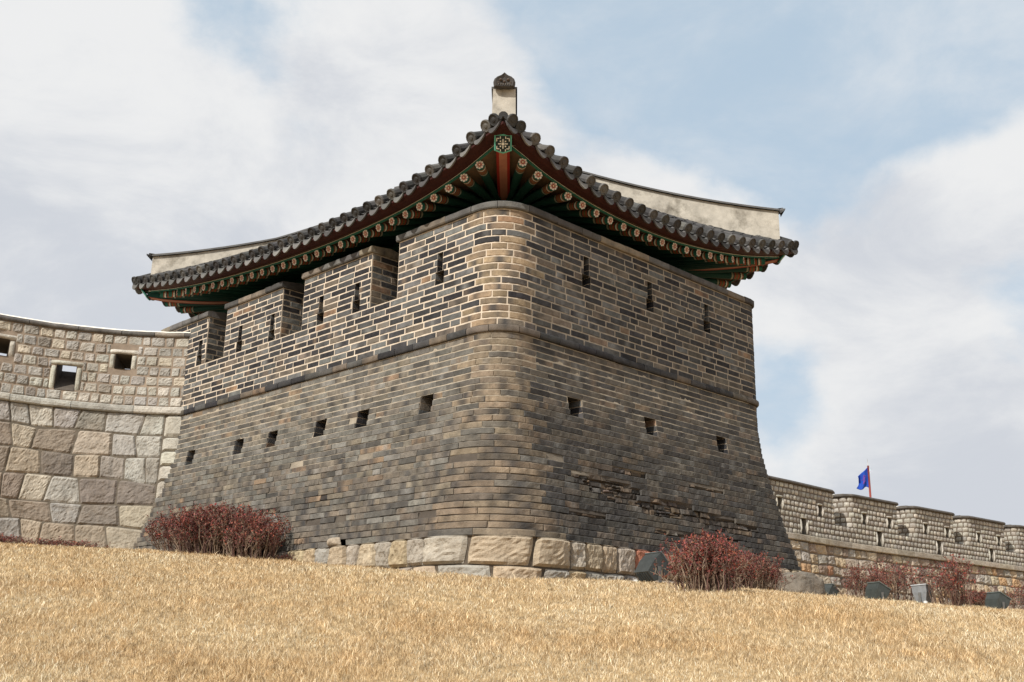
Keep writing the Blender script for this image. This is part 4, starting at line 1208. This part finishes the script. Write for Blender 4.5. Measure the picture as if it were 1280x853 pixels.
# ------------------------------------------------------------ floodlights
def make_flood(x, y, rz, tilt, sc, label, c=(.050, .056, .056), dz=0., lightside=False):
    root = empty('floodlight', (x, y, ground_z(x, y) + dz), label, 'floodlight', 'ground floodlights aimed at the wall')
    m_ = MB()
    # housing: open-fronted box, tapering to the back, light shining to +Y
    Wd, Hh, Dp = .20, .15, .18
    fr = [Vector((sx * Wd, Dp, sz * Hh)) for sx, sz in ((-1, -1), (1, -1), (1, 1), (-1, 1))]
    bk = [Vector((sx * Wd * .88, -Dp, sz * Hh * .62)) for sx, sz in ((-1, -1), (1, -1), (1, 1), (-1, 1))]
    md = [Vector((sx * Wd, Dp * .2, sz * Hh)) for sx, sz in ((-1, -1), (1, -1), (1, 1), (-1, 1))]
    inn = [v * .93 + Vector((0, Dp * .07, 0)) for v in fr]; inb = [Vector((v.x * .93, Dp * .7, v.z * .93)) for v in fr]
    m_.grid([bk, md, fr, inn, inb], c, closed=True); m_.add(bk, [(3, 2, 1, 0)], c)
    for k_ in range(5): m_.box((-.12 + k_ * .06, -Dp - .008, 0), Vector((.006, 0, 0)), Vector((0, .012, 0)), Vector((0, 0, Hh * .5)), c)
    h_ = m_.build('housing', M['enamel'], root)
    g_ = MB(); g_.add(inb, [(0, 1, 2, 3)], c); gl = g_.build('lens_glass', M['glass'], h_)
    rim = MB()
    rim.grid([[v * 1.0 + Vector((0, .0, 0)) for v in fr], [Vector((v.x * 1.08, v.y, v.z * 1.10)) for v in fr], [Vector((v.x * 1.08, v.y + .02, v.z * 1.10)) for v in fr], [Vector((v.x * .95, v.y + .02, v.z * .95)) for v in fr]], tuple(min(1, q * 2.2) for q in c), closed=True)
    rim.build('rim', M['enamel'], h_)
    Mt = Matrix.Translation((0, 0, .23)) @ Matrix.Rotation(tilt, 4, 'X')
    h_.matrix_parent_inverse = Matrix(); h_.matrix_local = Mt
    b_ = MB(); t_ = .006; zc = .23
    for sx in (-1, 1): b_.box((sx * (Wd + .016), 0, .14), Vector((t_, 0, 0)), Vector((0, .025, 0)), Vector((0, 0, .12)), (.12, .12, .115))
    b_.box((0, 0, .02), Vector((Wd + .016, 0, 0)), Vector((0, .025, 0)), Vector((0, 0, t_)), (.12, .12, .115))
    b_.tube([(0, 0, -.15), (0, 0, .02)], .03, 10, (.12, .12, .115))
    b_.build('bracket', M['enamel'], root)
    j_ = MB(); j_.tube([(-.24, -.12, -.05), (-.24, -.12, .065), (-.24, -.12, .085)], [.045, .045, .03], 12, (.62, .62, .6)); j_.tube([(-.24, -.12, .03), (-.1, -.1, .12), (0, -.1, .2)], .008, 6, (.05, .05, .05)); j_.build('junction_cap', M['enamel'], root, smooth=True)
    root.rotation_euler = (0, 0, rz); root.scale = (sc, sc, sc)
    # parts were made in the root's own frame
    for ch in root.children_recursive:
        if ch.parent == root and ch is not h_: ch.matrix_parent_inverse = Matrix()
        elif ch.parent is h_: ch.matrix_parent_inverse = Matrix()
    return root
make_flood(1.60, 12.42, R(-62), R(42), .74, 'dark box floodlight tipped upward beside the reddish footing stone')
make_flood(-3.62, 14.55, R(35), R(25), .80, 'weathered pale grey floodlight half hidden in the big left shrub clump', c=(.20, .215, .23))
make_flood(-3.20, 14.45, R(45), R(35), .80, 'dark floodlight at the right end of the big left shrub clump')
make_flood(4.50, 15.75, R(-60), R(50), .50, 'small floodlight lying just right of the boulder', c=(.055, .062, .060), dz=-.06)
make_flood(4.85, 14.75, R(-72), R(62), .62, 'green-grey floodlight leaning back between boulder and upright grey lamp', c=(.046, .054, .051), dz=-.05)
make_flood(5.50, 14.85, R(52), R(86), .62, 'pale grey speckled floodlight standing upright in front of the sparse shrub', c=(.19, .20, .21), dz=-.02)
make_flood(6.66, 15.3, R(-72), R(62), .62, 'green-grey floodlight farthest right, leaning back beside a white cap', c=(.046, .054, .051), dz=-.06)

# ------------------------------------------------------------ dry grass
rs = np.random.RandomState(5)
def grass():
    NB = 600000
    t = rs.rand(NB); y = 5.2 * (19.0 / 5.2) ** (t ** .9)
    x = (rs.rand(NB) * 2 - 1) * (.60 * y)
    far = rs.rand(NB) < .07; y[far] = 15 + rs.rand(far.sum()) * 14; x[far] = y[far] * (.22 + rs.rand(far.sum()) * .45)
    keep = np.ones(NB, bool)
    q = np.stack([x - C0.x, y - C0.y], 1)
    uL = q @ np.array(dL); uR = q @ np.array(dR)
    keep &= ~((uL > -.5) & (uR > -.5) & (uR < LR + .5))
    keep &= ~((y > 17.2) & (x < -2))
    x, y = x[keep], y[keep]; n = len(x)
    z = np.array([ground_z(a, b) for a, b in zip(x, y)])
    c1 = np.array([noise.noise(Vector((a * .9, b * .9, 0))) for a, b in zip(x, y)]); c2 = np.array([noise.noise(Vector((a * 4.5, b * 4.5, 7))) for a, b in zip(x, y)])
    L = (.021 + .021 * rs.rand(n)) * (1 + .45 * c1 + .55 * c2); L = np.clip(L, .015, .12)
    strand = rs.rand(n) < .035; L[strand] *= 1.7
    qq = np.stack([x - C0.x, y - C0.y], 1); a_ = qq @ np.array(dL); b_ = qq @ np.array(dR)
    near = ((np.minimum(a_, b_) > -1.0) & (rs.rand(n) < .2)) | ((y > 16.4) & (x < -5)); L[near] *= 1.3
    wdt = (.0011 + .0010 * rs.rand(n)) * (y / 8.) ** .9
    a = rs.rand(n) * 2 * np.pi; lean = L * (.25 + 1.15 * rs.rand(n)); ox, oy = np.cos(a) * lean, np.sin(a) * lean
    b = rs.rand(n) * 2 * np.pi; wx, wy = np.cos(b) * wdt, np.sin(b) * wdt
    V = np.zeros((n, 5, 3), np.float32)
    V[:, 0] = np.stack([x - wx, y - wy, z - .01], 1); V[:, 1] = np.stack([x + wx, y + wy, z - .01], 1)
    V[:, 2] = np.stack([x + ox * .4 + wx * .8, y + oy * .4 + wy * .8, z + L * .6], 1); V[:, 3] = np.stack([x + ox * .4 - wx * .8, y + oy * .4 - wy * .8, z + L * .6], 1)
    V[:, 4] = np.stack([x + ox, y + oy, z + L * .92], 1)
    pal = np.array([(.57, .44, .265), (.51, .38, .215), (.63, .505, .33), (.41, .285, .155), (.74, .64, .47), (.28, .19, .11)], np.float32)
    pr = np.array([.28, .27, .16, .13, .07, .09]); ci = rs.choice(6, n, p=pr); cc0 = pal[ci]; cc0[strand] = (.74, .62, .43); cc = cc0 * (1 + .18 * rs.randn(n, 1)).clip(.6, 1.4)
    c3 = np.array([noise.noise(Vector((a * 13, b * 13, 2))) for a, b in zip(x, y)])
    cc = cc * (1 + .45 * np.clip(c3 * 1.4 + c2 * .7, -.7, .35)[:, None])
    warm = np.clip(c1 * 1.5 + c2 * .6, -.7, .7)[:, None]; cc = cc * (1 + warm * np.array([-.08, -.17, -.28]))
    me = bpy.data.meshes.new('dry_grass'); me.vertices.add(n * 5); me.vertices.foreach_set('co', V.ravel())
    idx = np.arange(n)[:, None] * 5
    f4 = idx + np.array([0, 1, 2, 3]); f3 = idx + np.array([3, 2, 4])
    me.loops.add(n * 7); me.polygons.add(n * 2)
    loops = np.concatenate([f4, f3], 1).ravel(); me.loops.foreach_set('vertex_index', loops)
    st = (np.arange(n)[:, None] * 7 + np.array([0, 4])).ravel(); me.polygons.foreach_set('loop_start', st)
    me.update(calc_edges=True)
    ca = me.color_attributes.new('Col', 'FLOAT_COLOR', 'POINT'); A = np.ones((n, 5, 4), np.float32); A[:, :, :3] = cc[:, None, :]
    ca.data.foreach_set('color', A.ravel().clip(0, .95)); me.materials.append(M['grassblade'])
    o = bpy.data.objects.new('dry_grass', me); col.objects.link(o); tag(o, 'short straw-coloured winter grass covering the slope', 'grass', kind='stuff')
grass()
